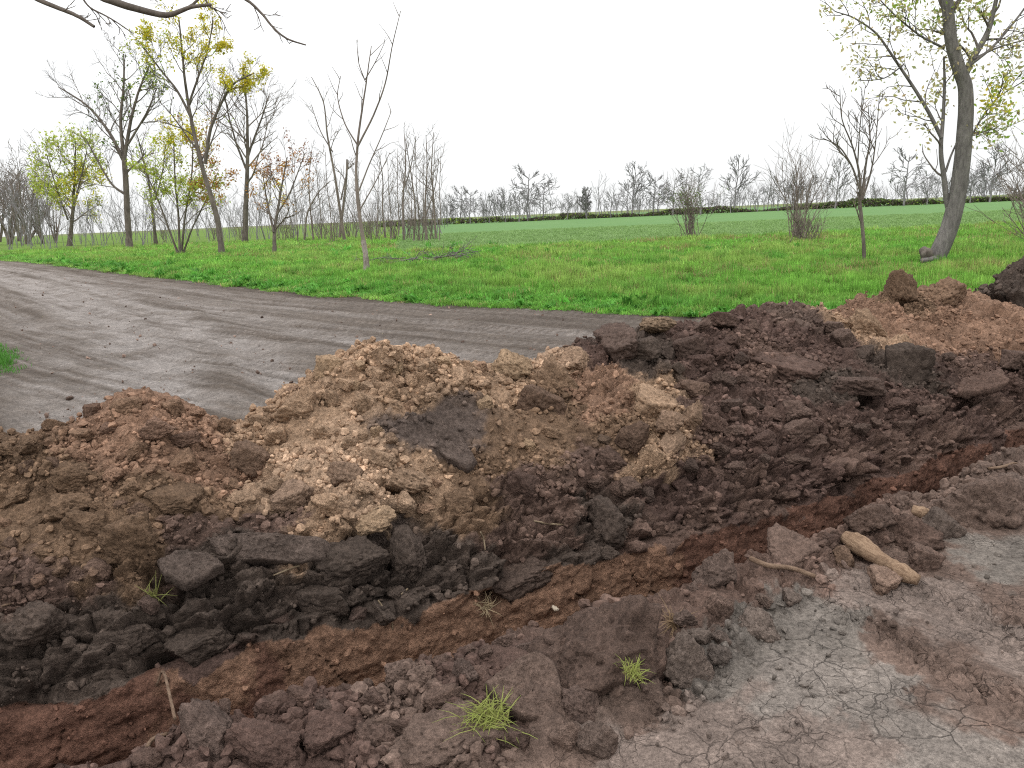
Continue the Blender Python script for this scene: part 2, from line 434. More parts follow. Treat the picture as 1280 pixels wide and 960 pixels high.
SEEDS = [(170, 495, 'W'), (140, 530, 'W'), (230, 540, 'W'), (190, 570, 'W'), (60, 600, 'B'), (20, 570, 'B'), (30, 660, 'B'), (100, 690, 'B'), (230, 620, 'B'), (170, 640, 'B'), (270, 590, 'W'),
         (280, 640, 'B'), (60, 740, 'N'), (20, 720, 'N'), (150, 720, 'B'), (250, 660, 'N'),
         (340, 540, 'T'), (400, 480, 'T'), (460, 450, 'T'), (430, 560, 'L'), (380, 600, 'L'), (500, 500, 'T'), (460, 610, 'L'), (350, 610, 'L'), (540, 620, 'T'), (470, 640, 'L'), (530, 450, 'T'),
         (590, 470, 'T'), (560, 540, 'Q'), (530, 530, 'Q'), (600, 580, 'B'), (640, 560, 'B'), (640, 480, 'T'), (690, 500, 'B'), (600, 630, 'B'), (700, 560, 'B'), (650, 620, 'N'), (720, 480, 'W'), (700, 455, 'L'),
         (740, 440, 'D'), (800, 430, 'K'), (760, 500, 'W'), (820, 490, 'T'), (850, 530, 'T'), (790, 540, 'B'), (740, 580, 'N'), (810, 560, 'T'), (760, 470, 'W'),
         (340, 655, 'N'), (290, 690, 'K'), (400, 660, 'T'), (480, 665, 'Q'), (400, 720, 'K'), (300, 760, 'K'), (200, 780, 'K'), (100, 790, 'K'), (20, 800, 'K'), (480, 720, 'K'), (560, 710, 'K'),
         (620, 680, 'N'), (620, 710, 'K'), (700, 660, 'N'), (760, 640, 'K'), (720, 690, 'K'), (50, 850, 'K'), (150, 830, 'K'), (820, 620, 'D'), (860, 590, 'D'), (800, 650, 'N'), (880, 660, 'N'), (920, 560, 'D'), (960, 620, 'N'), (1000, 560, 'D'),
         (900, 480, 'D'), (880, 430, 'D'), (870, 520, 'N'), (950, 400, 'D'), (1020, 420, 'D'), (960, 450, 'N'), (1040, 480, 'K'), (980, 500, 'D'), (1000, 390, 'E'), (1080, 520, 'D'), (1130, 560, 'N'), (1070, 560, 'N'), (1140, 500, 'D'), (1140, 450, 'K'),
         (1080, 410, 'T'), (1100, 385, 'W'), (1140, 375, 'B'), (1190, 380, 'W'), (1230, 400, 'W'), (1180, 420, 'W'), (1260, 420, 'W'), (1220, 450, 'N'), (1260, 470, 'D'), (1200, 500, 'D'), (1240, 540, 'D'), (1180, 550, 'N'), (1270, 510, 'N'),
         (1100, 600, 'D'), (1030, 620, 'D'), (930, 650, 'D'),
         (60, 930, 'R'), (150, 900, 'R'), (280, 860, 'C'), (400, 830, 'C'), (500, 810, 'C'), (600, 790, 'C'), (680, 760, 'C'), (330, 870, 'R'), (760, 740, 'C'), (840, 735, 'R'), (880, 700, 'R'), (960, 660, 'R'), (1080, 630, 'R'), (1200, 590, 'R'), (820, 700, 'C'), (730, 720, 'C'),
         (540, 770, 'C'), (450, 790, 'C'), (20, 900, 'R'), (240, 830, 'D'),
         (260, 930, 'D'), (400, 900, 'D'), (520, 900, 'E'), (600, 870, 'D'), (680, 940, 'E'), (760, 800, 'N'), (800, 870, 'E'), (860, 770, 'N'), (910, 730, 'N'), (1000, 700, 'N'), (1100, 670, 'N'), (1200, 640, 'E'), (1160, 700, 'E'),
         (800, 930, 'P'), (900, 880, 'P'), (950, 800, 'G'), (1000, 850, 'M'), (1060, 790, 'G'), (1050, 930, 'P'), (1150, 940, 'M'), (1130, 850, 'M'), (1000, 770, 'G'), (1100, 750, 'P'), (1200, 760, 'P'), (1250, 700, 'G'), (1260, 800, 'P'), (1200, 860, 'E'), (1130, 810, 'E'), (1270, 940, 'M'), (880, 950, 'P'), (1270, 760, 'E'),
         (1250, 890, 'E'), (960, 940, 'P'), (900, 830, 'G'), (1080, 870, 'M')]
sd = []
for x, y, c in SEEDS:
    i = pick(x, y)
    if i is not None: sd.append((Tg.ravel()[i], Vg2.ravel()[i], c))
ft, fv = Tg.ravel(), Vg2.ravel()
qx = ft + 0.10 * fbm(ft * 4, fv * 4, 101, 5, 0.65) ; qy = fv + 0.10 * fbm(ft * 4, fv * 4, 103, 5, 0.65)
kf = Kg2.ravel()
def seeded(idx, kinds_in):
    acc = np.zeros((len(idx), 3)); ws = np.zeros(len(idx))
    for t, v, c in sd:
        if (c in 'CR') != kinds_in: continue
        w = 1.0 / ((qx[idx] - t) ** 2 + (qy[idx] - v) ** 2 + 0.0006) ** 4.2
        acc += w[:, None] * np.array(SOIL[c]); ws += w
    return acc / ws[:, None]
SOILC = np.zeros((len(ft), 3))
kc = kf + 0.3 * fbm(ft * 5, fv * 5, 107, 3) + 0.28 * fbm(ft * 1.3, fv * 0.3, 109, 2)               # the clay shows only below the topsoil
ci = (kc > 6.35) & (kc < 9.15)
SOILC[ci] = seeded(np.nonzero(ci)[0], True); SOILC[~ci] = seeded(np.nonzero(~ci)[0], False)
bare = sstep(14.8, 15.3, kf) 
SOILC = SOILC * (1 - bare[:, None]) + np.array(SOIL['G']) * bare[:, None]
# clod-by-clod tone in the cut face and the dark heap, buff streaks in the dark heap
tone = 1 + 0.28 * (id2.ravel() - 0.5) * wb.ravel() + 0.25 * fbm(ft * 2.2, fv * 2.2, 111, 3)
SOILC = SOILC * np.clip(tone, 0.6, 1.5)[:, None]

FACES = grid_faces(NU, NV)
fk = Kg[(FACES[:, 0] % NV)]; ftt = T_[FACES[:, 0] // NV]
t_b1 = np.interp(fk, [10.9, 14], [to_ts(FLATP[pick(300, 640)])[0], solve_on_s(305, 524, s_crest)[0]])
t_b2 = np.interp(fk, [10.9, 14], [to_ts(FLATP[pick(760, 600)])[0], solve_on_s(715, 432, s_crest)[0]])
t_b3 = np.interp(fk, [10.9, 14], [to_ts(FLATP[pick(1250, 440)])[0] + 0.4, solve_on_s(1060, 388, s_crest)[0]])
heapm = (fk >= 10.9) & (fk < 15)
parts = [("muddy_ground", fk < 3.0, None), ("trench_bank", (fk >= 3.0) & (fk < 6.0), None), ("trench", (fk >= 6.0) & (fk < 10.9), None),
         ("spoil_mound", heapm & (ftt < t_b1), "low brown crumbly soil mound at the near end of the berm beside the track"),
         ("spoil_mound", heapm & (ftt >= t_b1) & (ftt < t_b2), "sandy tan mound of dug clay crumbs behind the black trench wall"),
         ("spoil_mound", heapm & (ftt >= t_b2), "long dark chocolate topsoil mound with buff top below the leaning tree"),
         ("bare_ground", fk >= 15, None)]
for nm, mask, lab in parts:
    o = link(bpy.data.objects.new(nm, sub_mesh(nm, FLATP, FACES, mask, MAT_MUD if nm == "muddy_ground" else MAT_SOIL, SOILC)))
    if lab: tag(o, lab, "soil mound", "mounds of excavated soil along the trench")
    else: tag(o, kind="structure")
# ------------------------------------------------------------------ ground, track, verge and crop field
EDGE_PX = [(0, 325), (50, 328.5), (100, 334), (200, 346), (300, 357), (400, 368), (500, 375), (600, 382), (700, 386), (800, 393), (900, 398)]
EDGE = np.array([[-330, 420.0], [-90, 123.0]] + [gnd(*p)[:2].tolist() for p in EDGE_PX] + [[5.4, 10.1], [9.5, 8.0], [22, 2.5], [60, -14]])
def edge_dist(X, Y):
    """signed distance to the edge of the grass (positive on the grass)"""
    best = np.full(X.shape, 1e9); sg = np.ones(X.shape)
    for a, b in zip(EDGE[:-1], EDGE[1:]):
        d = b - a; L = d @ d
        k = np.clip(((X - a[0]) * d[0] + (Y - a[1]) * d[1]) / L, 0, 1)
        dx = X - a[0] - k * d[0]; dy = Y - a[1] - k * d[1]
        q = np.hypot(dx, dy); cr = d[0] * (Y - a[1]) - d[1] * (X - a[0])
        m = q < best
        best = np.where(m, q, best); sg = np.where(m, np.sign(cr), sg)
    return best * sg
def line_dist(X, Y, pts):
    best = np.full(X.shape, 1e9)
    for a, b in zip(pts[:-1], pts[1:]):
        d = b - a; k = np.clip(((X - a[0]) * d[0] + (Y - a[1]) * d[1]) / (d @ d), 0, 1)
        best = np.minimum(best, np.hypot(X - a[0] - k * d[0], Y - a[1] - k * d[1]))
    return best
def smooth_line(px):
    p = np.array([gnd(*q)[:2] for q in px])
    k = np.arange(len(p)); kk = np.linspace(0, len(p) - 1, len(p) * 4)
    q = np.stack([np.interp(kk, k, p[:, 0]), np.interp(kk, k, p[:, 1])], 1)
    for _ in range(6): q[1:-1] = 0.25 * q[:-2] + 0.5 * q[1:-1] + 0.25 * q[2:]
    return q
rows = np.concatenate([np.linspace(3.0, 9, 110)[:-1], np.geomspace(9, 60, 210)[:-1], np.geomspace(60, 420, 46)])
angs = np.concatenate([np.linspace(-1.6, -0.78, 50)[:-1], np.linspace(-0.78, 0.78, 380), np.linspace(0.78, 1.6, 50)[1:]])
Yr = np.repeat(rows[None], len(angs), 0); Xr = angs[:, None] * Yr
ed = edge_dist(Xr, Yr) + 0.22 * fbm(Xr * 0.9, Yr * 0.9, 201, 3)
tt, ss = to_ts(np.stack([Xr, Yr], -1))
TRACKS = [([(-60, 333), (60, 360), (140, 400), (185, 440), (190, 490), (120, 535), (-40, 590)], 0.75, 1.25), ([(-60, 328), (40, 340), (150, 372), (260, 420), (340, 470), (420, 520)], 0.45, 0.95),
          ([(-20, 330), (100, 348), (250, 385), (400, 420), (560, 450), (700, 470)], 0.4, 0.6), ([(-80, 350), (20, 385), (70, 430), (80, 480), (20, 540)], 0.4, 0.5),
          ([(60, 338), (200, 360), (400, 392), (600, 415), (760, 425)], 0.3, 0.35)]
lite = np.zeros(Xr.shape); rz = np.zeros(Xr.shape)
wxr = Xr + 0.10 * fbm(Xr * 0.7, Yr * 0.7, 211, 3); wyr = Yr + 0.10 * fbm(Xr * 0.7, Yr * 0.7, 213, 3)
for px, w, s in TRACKS:
    ln = smooth_line(px); dl = line_dist(wxr, wyr, ln)
    lite = np.maximum(lite, s * np.exp(-(dl / w) ** 2)); rz -= 0.035 * s * np.exp(-(dl / (w * 0.6)) ** 2); rz += 0.028 * s * np.exp(-((dl - w * 1.2) / 0.15) ** 2)
# many fine wheel lines following the run of the track
run = edge_dist(Xr + 0.06 * fbm(Xr * 0.5, Yr * 0.5, 215, 2), Yr + 0.06 * fbm(Xr * 0.5, Yr * 0.5, 217, 2))
fine = fbm(run * 2.6, 0.05 * (Xr - Yr), 221, 4, 0.65)
rz = rz + 0.010 * fine + 0.012 * fbm(run * 7.0, 0.1 * (Xr - Yr), 227, 3, 0.6) + 0.008 * fbm(Xr * 5, Yr * 5, 223, 4, 0.65)
near_edge = np.exp(-(ed / 0.5) ** 2)
road = 1 - sstep(-0.05, 0.05, ed)
zr = 0.02 + road * rz * (1 - 0.6 * near_edge) + (1 - road) * (0.05 * sstep(0, 1.2, ed) + 0.03 * fbm(Xr * 0.35, Yr * 0.35, 231, 3))
zr = np.where(Yr > 200, 0.02, zr)
base = np.array(lin(110, 100, 92)); light = np.array(lin(153, 145, 140)); darkc = np.array(lin(74, 64, 56))
fine2 = fbm(run * 9.0, 0.12 * (Xr - Yr), 225, 3, 0.7)
mx = np.clip(lite * (0.75 + 0.5 * fbm(Xr * 1.5, Yr * 1.5, 241, 3)) + 0.24 * fine + 0.34 * fine2, 0, 1)[..., None]
colr = base * (1 - mx) + light * mx
dk = np.clip(0.9 * near_edge + 0.6 * np.clip(-fine, 0, 1) + 0.45 * np.clip(-fine2, 0, 1) + 0.25 * fbm(Xr * 0.8, Yr * 0.8, 251, 3), 0, 0.85)[..., None]
dk = dk * (1 - 0.6 * np.clip(lite, 0, 1))[..., None]
colr = colr * (1 - dk) + darkc * dk
VR = np.stack([Xr, Yr, zr], -1).reshape(-1, 3); FR = grid_faces(len(angs), len(rows))
FR = FR[:, ::1]
def favg(A): return A.reshape(-1)[FR].mean(1)
fe, fy, fs, ftr = favg(ed), favg(Yr), favg(ss), favg(tt)
fb = fs - bend(ftr)
outside = (fb > 3.15) | (ftr < -7.9) | (ftr > 11.9)
FIELD_Y = 36.0
fx_ = favg(Xr)
crop_start = FIELD_Y + 2.0 * np.sin(fx_ * 0.05)
is_crop = (fe > 0) & (fy > crop_start) & (fx_ > -0.12 * fy - 1)

def road_material():
    t = NT("packed_dirt")
    geo = t.add("ShaderNodeNewGeometry").outputs["Position"]
    a = t.add("ShaderNodeAttribute", attribute_name="soil").outputs["Color"]
    n1 = t.noise(3, 6, 0.65, geo); n2 = t.noise(28, 5, 0.7, geo); n3 = t.noise(110, 3, 0.6, geo)
    n0 = t.noise(9, 5, 0.7, geo)
    f = t.math('MULTIPLY', t.rng(n1, 0.3, 0.7, 0.84, 1.16), t.rng(n2, 0.3, 0.7, 0.66, 1.34))
    f = t.math('MULTIPLY', f, t.rng(n3, 0.3, 0.7, 0.78, 1.22))
    f = t.math('MULTIPLY', f, t.rng(n0, 0.3, 0.7, 0.78, 1.22))
    t.base(t.scale(a, f))
    t.bump(t.math('ADD', t.math('ADD', n2, n0), t.math('MULTIPLY', n3, 0.5)), 1.0, 0.04)
    return t.m
def turf_material(name, c1, c2, c3, fine):
    t = NT(name)
    geo = t.add("ShaderNodeNewGeometry").outputs["Position"]
    n1 = t.noise(0.12, 5, 0.6, geo); n2 = t.noise(fine, 5, 0.7, geo)
    c = t.mix(t.rng(n1, 0.35, 0.65, 0, 1), c1, c2)
    c = t.mix(t.rng(n2, 0.45, 0.75, 0, 0.8), c, c3)
    t.base(c); t.bump(n2, 0.8, 0.08)
    return t.m
MAT_ROAD = road_material()
MAT_TURF = turf_material("turf_soil", lin(88, 116, 46), lin(104, 132, 52), lin(80, 84, 44), 5)
MAT_CROP = turf_material("young_crop", lin(92, 126, 74), lin(100, 132, 78), lin(86, 118, 68), 2.5)
road_o = link(bpy.data.objects.new("dirt_road", sub_mesh("dirt_road", VR, FR, outside & (fe <= 0), MAT_ROAD, colr.reshape(-1, 3)))); tag(road_o, kind="structure")
verge_o = link(bpy.data.objects.new("grass_verge", sub_mesh("grass_verge", VR, FR, outside & (fe > 0) & ~is_crop, MAT_TURF))); tag(verge_o, kind="structure")
field_o = link(bpy.data.objects.new("crop_field", sub_mesh("crop_field", VR, FR, outside & is_crop, MAT_CROP))); tag(field_o, kind="structure")
# the wide land below everything: a sheet with an opening where the trench was dug
def ring_sheet():
    vs_, fs_ = [], []
    t0, t1, s0, s1 = -7.6, 11.6, -5.6, 3.2
    inner = [(t, s0) for t in np.linspace(t0, t1, 40)] + [(t1, s) for s in np.linspace(s0, s1, 12)[1:]] + [(t, s1) for t in np.linspace(t1, t0, 40)[1:]] + [(t0, s) for s in np.linspace(s1, s0, 12)[1:-1]]
    inner = np.array(inner); W = world_pos(inner[:, 0], inner[:, 1], np.zeros(len(inner)))
    c = W[:, :2].mean(0); n = len(inner)
    for r in (1.0, 1.6, 4, 12, 50, 300):
        q = c + (W[:, :2] - c) * r
        vs_.append(np.column_stack([q, np.full(n, -0.12)]))
    for k in range(5):
        for i in range(n):
            j = (i + 1) % n
            fs_.append((k * n + i, k * n + j, (k + 1) * n + j, (k + 1) * n + i))
    return np.concatenate(vs_), np.array(fs_)[:, ::-1]
rv, rf = ring_sheet()
MAT_LAND = turf_material("rough_land", lin(96, 112, 62), lin(112, 122, 70), lin(104, 98, 72), 3)
ground_o = link(bpy.data.objects.new("ground", np_mesh("ground", rv, rf, MAT_LAND))); tag(ground_o, kind="structure")

# ------------------------------------------------------------------ grass: countless blades, as stuff
def leaf_material(name, col, vary=0.25, trans=0.35, attr=None):
    t = NT(name)
    if attr:
        a = t.add("ShaderNodeAttribute", attribute_name=attr[0], attribute_type=attr[1]).outputs["Color"]
    else:
        a = t.scale(col, t.rng(t.add("ShaderNodeObjectInfo").outputs["Random"], 0, 1, 1 - vary, 1 + vary))
    t.base(a); t.b.inputs["Roughness"].default_value = 0.6
    tr = t.add("ShaderNodeBsdfTranslucent"); t.link(a, tr.inputs["Color"])
    mx_ = t.add("ShaderNodeMixShader"); mx_.inputs[0].default_value = trans
    out = t.n["Material Output"]
    t.link(t.b.outputs[0], mx_.inputs[1]); t.link(tr.outputs[0], mx_.inputs[2]); t.link(mx_.outputs[0], out.inputs["Surface"])
    return t.m
MAT_BLADE = leaf_material("grass_blade", None, attr=("soil", 'INSTANCER'))
def tuft_mesh(name, n, h, spread, w, seed, mat, flop=0.5, colors=None):
    r = np.random.default_rng(seed); V, F, C = [], [], []
    for i in range(n):
        a = r.uniform(0, 6.283); lean = r.uniform(0.05, flop); hh = h * r.uniform(0.5, 1.1)
        b = np.array([r.normal(0, spread), r.normal(0, spread), 0]); d = np.array([math.cos(a), math.sin(a), 0]); sd_ = np.array([-d[1], d[0], 0])
        k0 = len(V)
        for q, ww_ in ((0, 1.0), (0.35, 0.9), (0.7, 0.6), (1.0, 0.08)):
            c = b + d * lean * hh * q ** 1.7 + np.array([0, 0, hh * q * (1 - 0.35 * lean * q * q)])
            V += [c - sd_ * w * ww_ / 2, c + sd_ * w * ww_ / 2]
            if colors is not None:
                cc = np.array(colors[0]) * (1 - q) + np.array(colors[1]) * q
                cc = cc * r.uniform(0.75, 1.25); C += [cc, cc]
        F += [(k0 + 2 * j, k0 + 2 * j + 1, k0 + 2 * j + 3, k0 + 2 * j + 2) for j in range(3)]
    return np_mesh(name, np.array(V), np.array(F), mat, True, np.array(C) if colors is not None else None)
def variants_collection(name, meshes):
    c = bpy.data.collections.new(name)
    for i, m in enumerate(meshes):
        c.objects.link(bpy.data.objects.new("%s_shape" % name, m))
    return c
def scatter(name, pts, scl, rot, colr_, coll, nvar):
    """one object whose points carry instances of the shapes in a collection"""
    me = bpy.data.meshes.new(name)
    me.vertices.add(len(pts)); me.vertices.foreach_set("co", np.ascontiguousarray(pts, dtype=np.float32).ravel())
    a = me.attributes.new("scl", 'FLOAT_VECTOR', 'POINT'); a.data.foreach_set("vector", np.ascontiguousarray(scl, dtype=np.float32).ravel())
    a = me.attributes.new("rot", 'FLOAT_VECTOR', 'POINT'); a.data.foreach_set("vector", np.ascontiguousarray(rot, dtype=np.float32).ravel())
    a = me.attributes.new("soil", 'FLOAT_COLOR', 'POINT'); c4 = np.ones((len(pts), 4), np.float32); c4[:, :3] = colr_; a.data.foreach_set("color", c4.ravel())
    a = me.attributes.new("var", 'INT', 'POINT'); a.data.foreach_set("value", rng.integers(0, nvar, len(pts)).astype(np.int32))
    o = link(bpy.data.objects.new(name, me))
    ng = bpy.data.node_groups.new(name + "_scatter", 'GeometryNodeTree')
    ng.interface.new_socket("Geometry", in_out='INPUT', socket_type='NodeSocketGeometry'); ng.interface.new_socket("Geometry", in_out='OUTPUT', socket_type='NodeSocketGeometry')
    n, l = ng.nodes, ng.links
    gi, go = n.new("NodeGroupInput"), n.new("NodeGroupOutput")
    iop = n.new("GeometryNodeInstanceOnPoints"); ci = n.new("GeometryNodeCollectionInfo")
    ci.inputs["Collection"].default_value = coll; ci.inputs["Separate Children"].default_value = True; ci.inputs["Reset Children"].default_value = True
    iop.inputs["Pick Instance"].default_value = True
    def attr(nm, ty):
        q = n.new("GeometryNodeInputNamedAttribute"); q.data_type = ty; q.inputs["Name"].default_value = nm; return q.outputs["Attribute"]
    e2r = n.new("FunctionNodeEulerToRotation")
    l.new(gi.outputs[0], iop.inputs["Points"]); l.new(ci.outputs[0], iop.inputs["Instance"])
    l.new(attr("var", 'INT'), iop.inputs["Instance Index"]); l.new(attr("rot", 'FLOAT_VECTOR'), e2r.inputs[0]); l.new(e2r.outputs[0], iop.inputs["Rotation"])
    l.new(attr("scl", 'FLOAT_VECTOR'), iop.inputs["Scale"]); l.new(iop.outputs[0], go.inputs[0])
    md = o.modifiers.new("scatter", 'NODES'); md.node_group = ng
    return tag(o, kind="stuff")
def ground_z(x, y):
    e = edge_dist(x, y)
    return np.where(e > 0, 0.02 + 0.05 * sstep(0, 1.2, e) + 0.03 * fbm(x * 0.35, y * 0.35, 231, 3), 0.02)

blades = variants_collection("blade_tuft", [tuft_mesh("blade_tuft", 16, 0.2, 0.05, 0.011, 300 + i, MAT_BLADE, 0.9) for i in range(5)])
# points with a density that follows the distance
n_try = 260000
gy = 7.5 * (75 / 7.5) ** rng.random(n_try) ; ga = rng.uniform(-0.95, 0.95, n_try)
gx = ga * gy
ge = edge_dist(gx, gy)
keep = (ge > -0.35 + 0.5 * rng.random(n_try) ** 2 + 0.3 * perlin(gx * 1.1, gy * 1.1, 305))
p_keep = np.clip(0.85 * (gy / 12) ** 0.35, 0, 1) * np.where(gy > 45, 0.5, 1)
keep &= rng.random(n_try) < p_keep
tq, sq = to_ts(np.stack([gx, gy], -1)); keep &= (sq - bend(tq) > 3.0)
gx, gy, ge = gx[keep], gy[keep], ge[keep]
crop = (gy > FIELD_Y + 2 * np.sin(gx * 0.05)) & (gx > -0.12 * gy - 1)
patch = fbm(gx * 0.28, gy * 0.28, 311, 3); patch2 = fbm(gx * 0.9, gy * 0.5, 313, 3)
g_bright = np.array(lin(118, 166, 70)); g_yel = np.array(lin(140, 170, 84)); g_deep = np.array(lin(90, 146, 60)); g_dry = np.array(lin(154, 140, 98)); g_crop = np.array(lin(128, 158, 96))
k1 = sstep(-0.3, 0.5, patch)[:, None]; k2 = sstep(0.1, 0.6, patch2)[:, None]
gc = g_bright * (1 - k1) + g_yel * k1
gc = gc * (1 - 0.6 * k2) + g_deep * 0.6 * k2
near_band = np.exp(-((ge - 0.5) / 0.9) ** 2)[:, None] * 0.6
gc = gc * (1 - near_band) + g_deep * 1.15 * near_band
dry = ((rng.random(len(gx)) < 0.05 + 0.3 * sstep(0.0, 0.6, fbm(gx * 0.22 + 5, gy * 0.22, 317, 2)) * sstep(2, 6, ge)) & ~crop)[:, None]
gc = np.where(dry, g_dry, gc)
gc = np.where(crop[:, None], g_crop * rng.uniform(0.85, 1.15, (len(gx), 1)), gc * np.exp(rng.normal(0, 0.3, (len(gx), 1))))
hgt = (0.55 + 0.5 * sstep(0, 2.5, ge) + 0.35 * patch + 0.25 * rng.random(len(gx))) * np.where(crop, 0.9, 1.0)
hgt = hgt * np.where(ge < 0.4, 0.7, 1.0)
hgt = hgt * (0.7 + 0.7 * sstep(-0.2, 0.5, fbm(gx * 1.7, gy * 1.3, 319, 2)))
hgt = np.where(crop, 0.55 + 0.2 * rng.random(len(gx)), hgt)
hgt = np.clip(hgt, 0.3, 2.0); wd = np.clip(gy / 14, 0.9, 3.2)
scl = np.stack([wd, wd, hgt], 1)
rot = np.stack([rng.normal(0, 0.12, len(gx)), rng.normal(0, 0.12, len(gx)), rng.uniform(0, 6.28, len(gx))], 1)
gp = np.stack([gx, gy, ground_z(gx, gy) - 0.01], 1)
tagc = crop
scatter("meadow_grass", gp[~tagc], scl[~tagc], rot[~tagc], gc[~tagc], blades, 5)["label"] = "bright green spring grass on the verge beyond the track"
scatter("crop_grass", gp[tagc], scl[tagc], rot[tagc], gc[tagc], blades, 5)["label"] = "blue green young cereal crop in the wide field"
# sparse weeds where the track meets the frame edge
wn_ = 220
wpx = np.array([gnd(rng.normal(-12, 14), rng.normal(452, 8))[:2] for _ in range(wn_)])
weeds = scatter("track_weeds", np.column_stack([wpx, np.full(wn_, 0.02)]), np.column_stack([rng.uniform(0.5, 1.0, (wn_, 1)).repeat(2, 1), rng.uniform(0.2, 0.5, wn_)]),
        np.column_stack([rng.normal(0, .2, (wn_, 2)), rng.uniform(0, 6.28, wn_)]), np.tile(g_deep * 0.8, (wn_, 1)), blades, 5)
weeds["label"] = "low green weeds at the edge of the dirt track"

# broad-leaved weeds along the edge of the track
leafy = variants_collection("weed_leaf", [tuft_mesh("weed_leaf", 12, 0.13, 0.03, 0.045, 320 + i, MAT_BLADE, 1.6) for i in range(4)])
nw = 9000
wy_ = 8.0 * (45 / 8.0) ** rng.random(nw); wx_ = rng.uniform(-0.8, 0.8, nw) * wy_
we = edge_dist(wx_, wy_); kp = (we > -0.25) & (we < 2.2) & (rng.random(nw) < np.exp(-np.clip(we, 0, 9) / 0.9)) | (we > 2.2) & (rng.random(nw) < 0.12)
tq, sq = to_ts(np.stack([wx_, wy_], -1)); kp &= (sq - bend(tq) > 3.0) & (we < 18)
wx_, wy_ = wx_[kp], wy_[kp]; m = len(wx_); s_ = rng.uniform(0.6, 1.4, m) * np.clip(wy_ / 16, 0.9, 2.0)
scatter("verge_weeds", np.column_stack([wx_, wy_, ground_z(wx_, wy_) + 0.02]), np.column_stack([s_, s_, s_ * rng.uniform(0.6, 1.4, m)]), np.column_stack([rng.normal(0, .2, (m, 2)), rng.uniform(0, 6.28, m)]),
        g_deep * np.exp(rng.normal(0.05, 0.25, (m, 1))), leafy, 4)["label"] = "leafy deep green weeds fringing the dirt track"
# ------------------------------------------------------------------ trees
class Tubes:
    def __init__(self): self.V, self.F, self.n = [], [], 0
    def add(self, pts, rad, k):
        pts = np.asarray(pts, float); rad = np.asarray(rad, float)
        d = np.gradient(pts, axis=0); d /= np.maximum(np.linalg.norm(d, axis=1, keepdims=True), 1e-9)
        ref = np.array([0.31, 0.95, 0.05]) if abs(d[0][1]) < 0.8 else np.array([0.95, 0.1, 0.3])
        a = np.cross(d, ref); a /= np.maximum(np.linalg.norm(a, axis=1, keepdims=True), 1e-9); b = np.cross(d, a)
        th = np.arange(k) * 2 * math.pi / k
        ring = pts[:, None] + rad[:, None, None] * (np.cos(th)[None, :, None] * a[:, None] + np.sin(th)[None, :, None] * b[:, None])
        m = len(pts); self.V.append(ring.reshape(-1, 3))
        i, j = np.meshgrid(np.arange(m - 1), np.arange(k), indexing='ij'); j2 = (j + 1) % k
        self.F.append(self.n + np.stack([i * k + j, i * k + j2, (i + 1) * k + j2, (i + 1) * k + j], -1).reshape(-1, 4))
        self.n += m * k
    def mesh(self, name, mat, origin=(0, 0, 0)):
        return np_mesh(name, np.concatenate(self.V) - np.asarray(origin), np.concatenate(self.F), mat)
def unit(v): return v / max(np.linalg.norm(v), 1e-9)
def bark_material(name, col, col2, scale=9.0):
    t = NT(name)
    geo = t.add("ShaderNodeNewGeometry").outputs["Position"]
    mp = t.add("ShaderNodeMapping"); mp.inputs["Scale"].default_value = (1, 1, 0.25); t.link(geo, mp.inputs["Vector"])
    n1 = t.noise(scale, 6, 0.7, mp.outputs[0]); n2 = t.noise(1.3, 3, 0.6, geo)
    c = t.mix(t.rng(n1, 0.35, 0.65, 0, 1), col, col2)
    t.base(t.scale(c, t.rng(n2, 0.3, 0.7, 0.75, 1.25))); t.bump(n1, 1.0, 0.03)
    return t.m
MAT_BARK = bark_material("grey_bark", lin(84, 76, 70), lin(118, 110, 102))
MAT_BARK_D = bark_material("dark_bark", lin(88, 80, 74), lin(118, 109, 102))
MAT_TWIG = bark_material("twig_bark", lin(104, 94, 88), lin(134, 122, 114), 4)
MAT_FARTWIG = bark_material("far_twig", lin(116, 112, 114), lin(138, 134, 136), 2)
MAT_PALE = bark_material("pale_bark", lin(92, 88, 86), lin(126, 121, 117), 16)
MAT_WHITE = bark_material("whitewashed_bark", lin(118, 104, 98), lin(168, 158, 152), 20)
MAT_LEAF = leaf_material("young_leaf", None, attr=("soil", 'GEOMETRY'), trans=0.45)

def branch(tb, tips, r, p, d, L, rad, lvl, o):
    """a wandering branch with side branches; lvl counts down to the twigs"""
    n = 5 if lvl > 0 else 3
    pts = [p]; dd = unit(d)
    for i in range(n):
        dd = unit(dd + r.normal(0, o['wob'], 3) + np.array([0, 0, o['up'] * (1 if lvl else 0.6)]))
        pts.append(pts[-1] + dd * L / n)
    pts = np.array(pts); rr = np.linspace(rad, max(rad * 0.35, o['rmin'] * 0.6), n + 1)
    tb.add(pts, rr, 5 if rad > o['rmin'] * 5 else (4 if rad > o['rmin'] * 2.2 else 3))
    if lvl == 0:
        tips += [pts[1], pts[2], pts[-1]]; return
    kids = o['kids'][min(lvl, len(o['kids'])) - 1]
    for i in range(kids):
        q = 0.25 + 0.75 * (i + r.random()) / kids
        x = q * n; k = min(int(x), n - 1); c = pts[k] + (pts[k + 1] - pts[k]) * (x - k)
        tang = unit(pts[k + 1] - pts[k]); s = r.normal(0, 1, 3); s = unit(s - tang * (s @ tang))
        nd = unit(tang * o['fwd'] + s * o['side'] + np.array([0, 0, 0.15]))
        branch(tb, tips, r, c, nd, L * r.uniform(0.4, 0.68) * (1.1 - 0.4 * q), max(rad * r.uniform(0.4, 0.6), o['rmin']), lvl - 1, o)
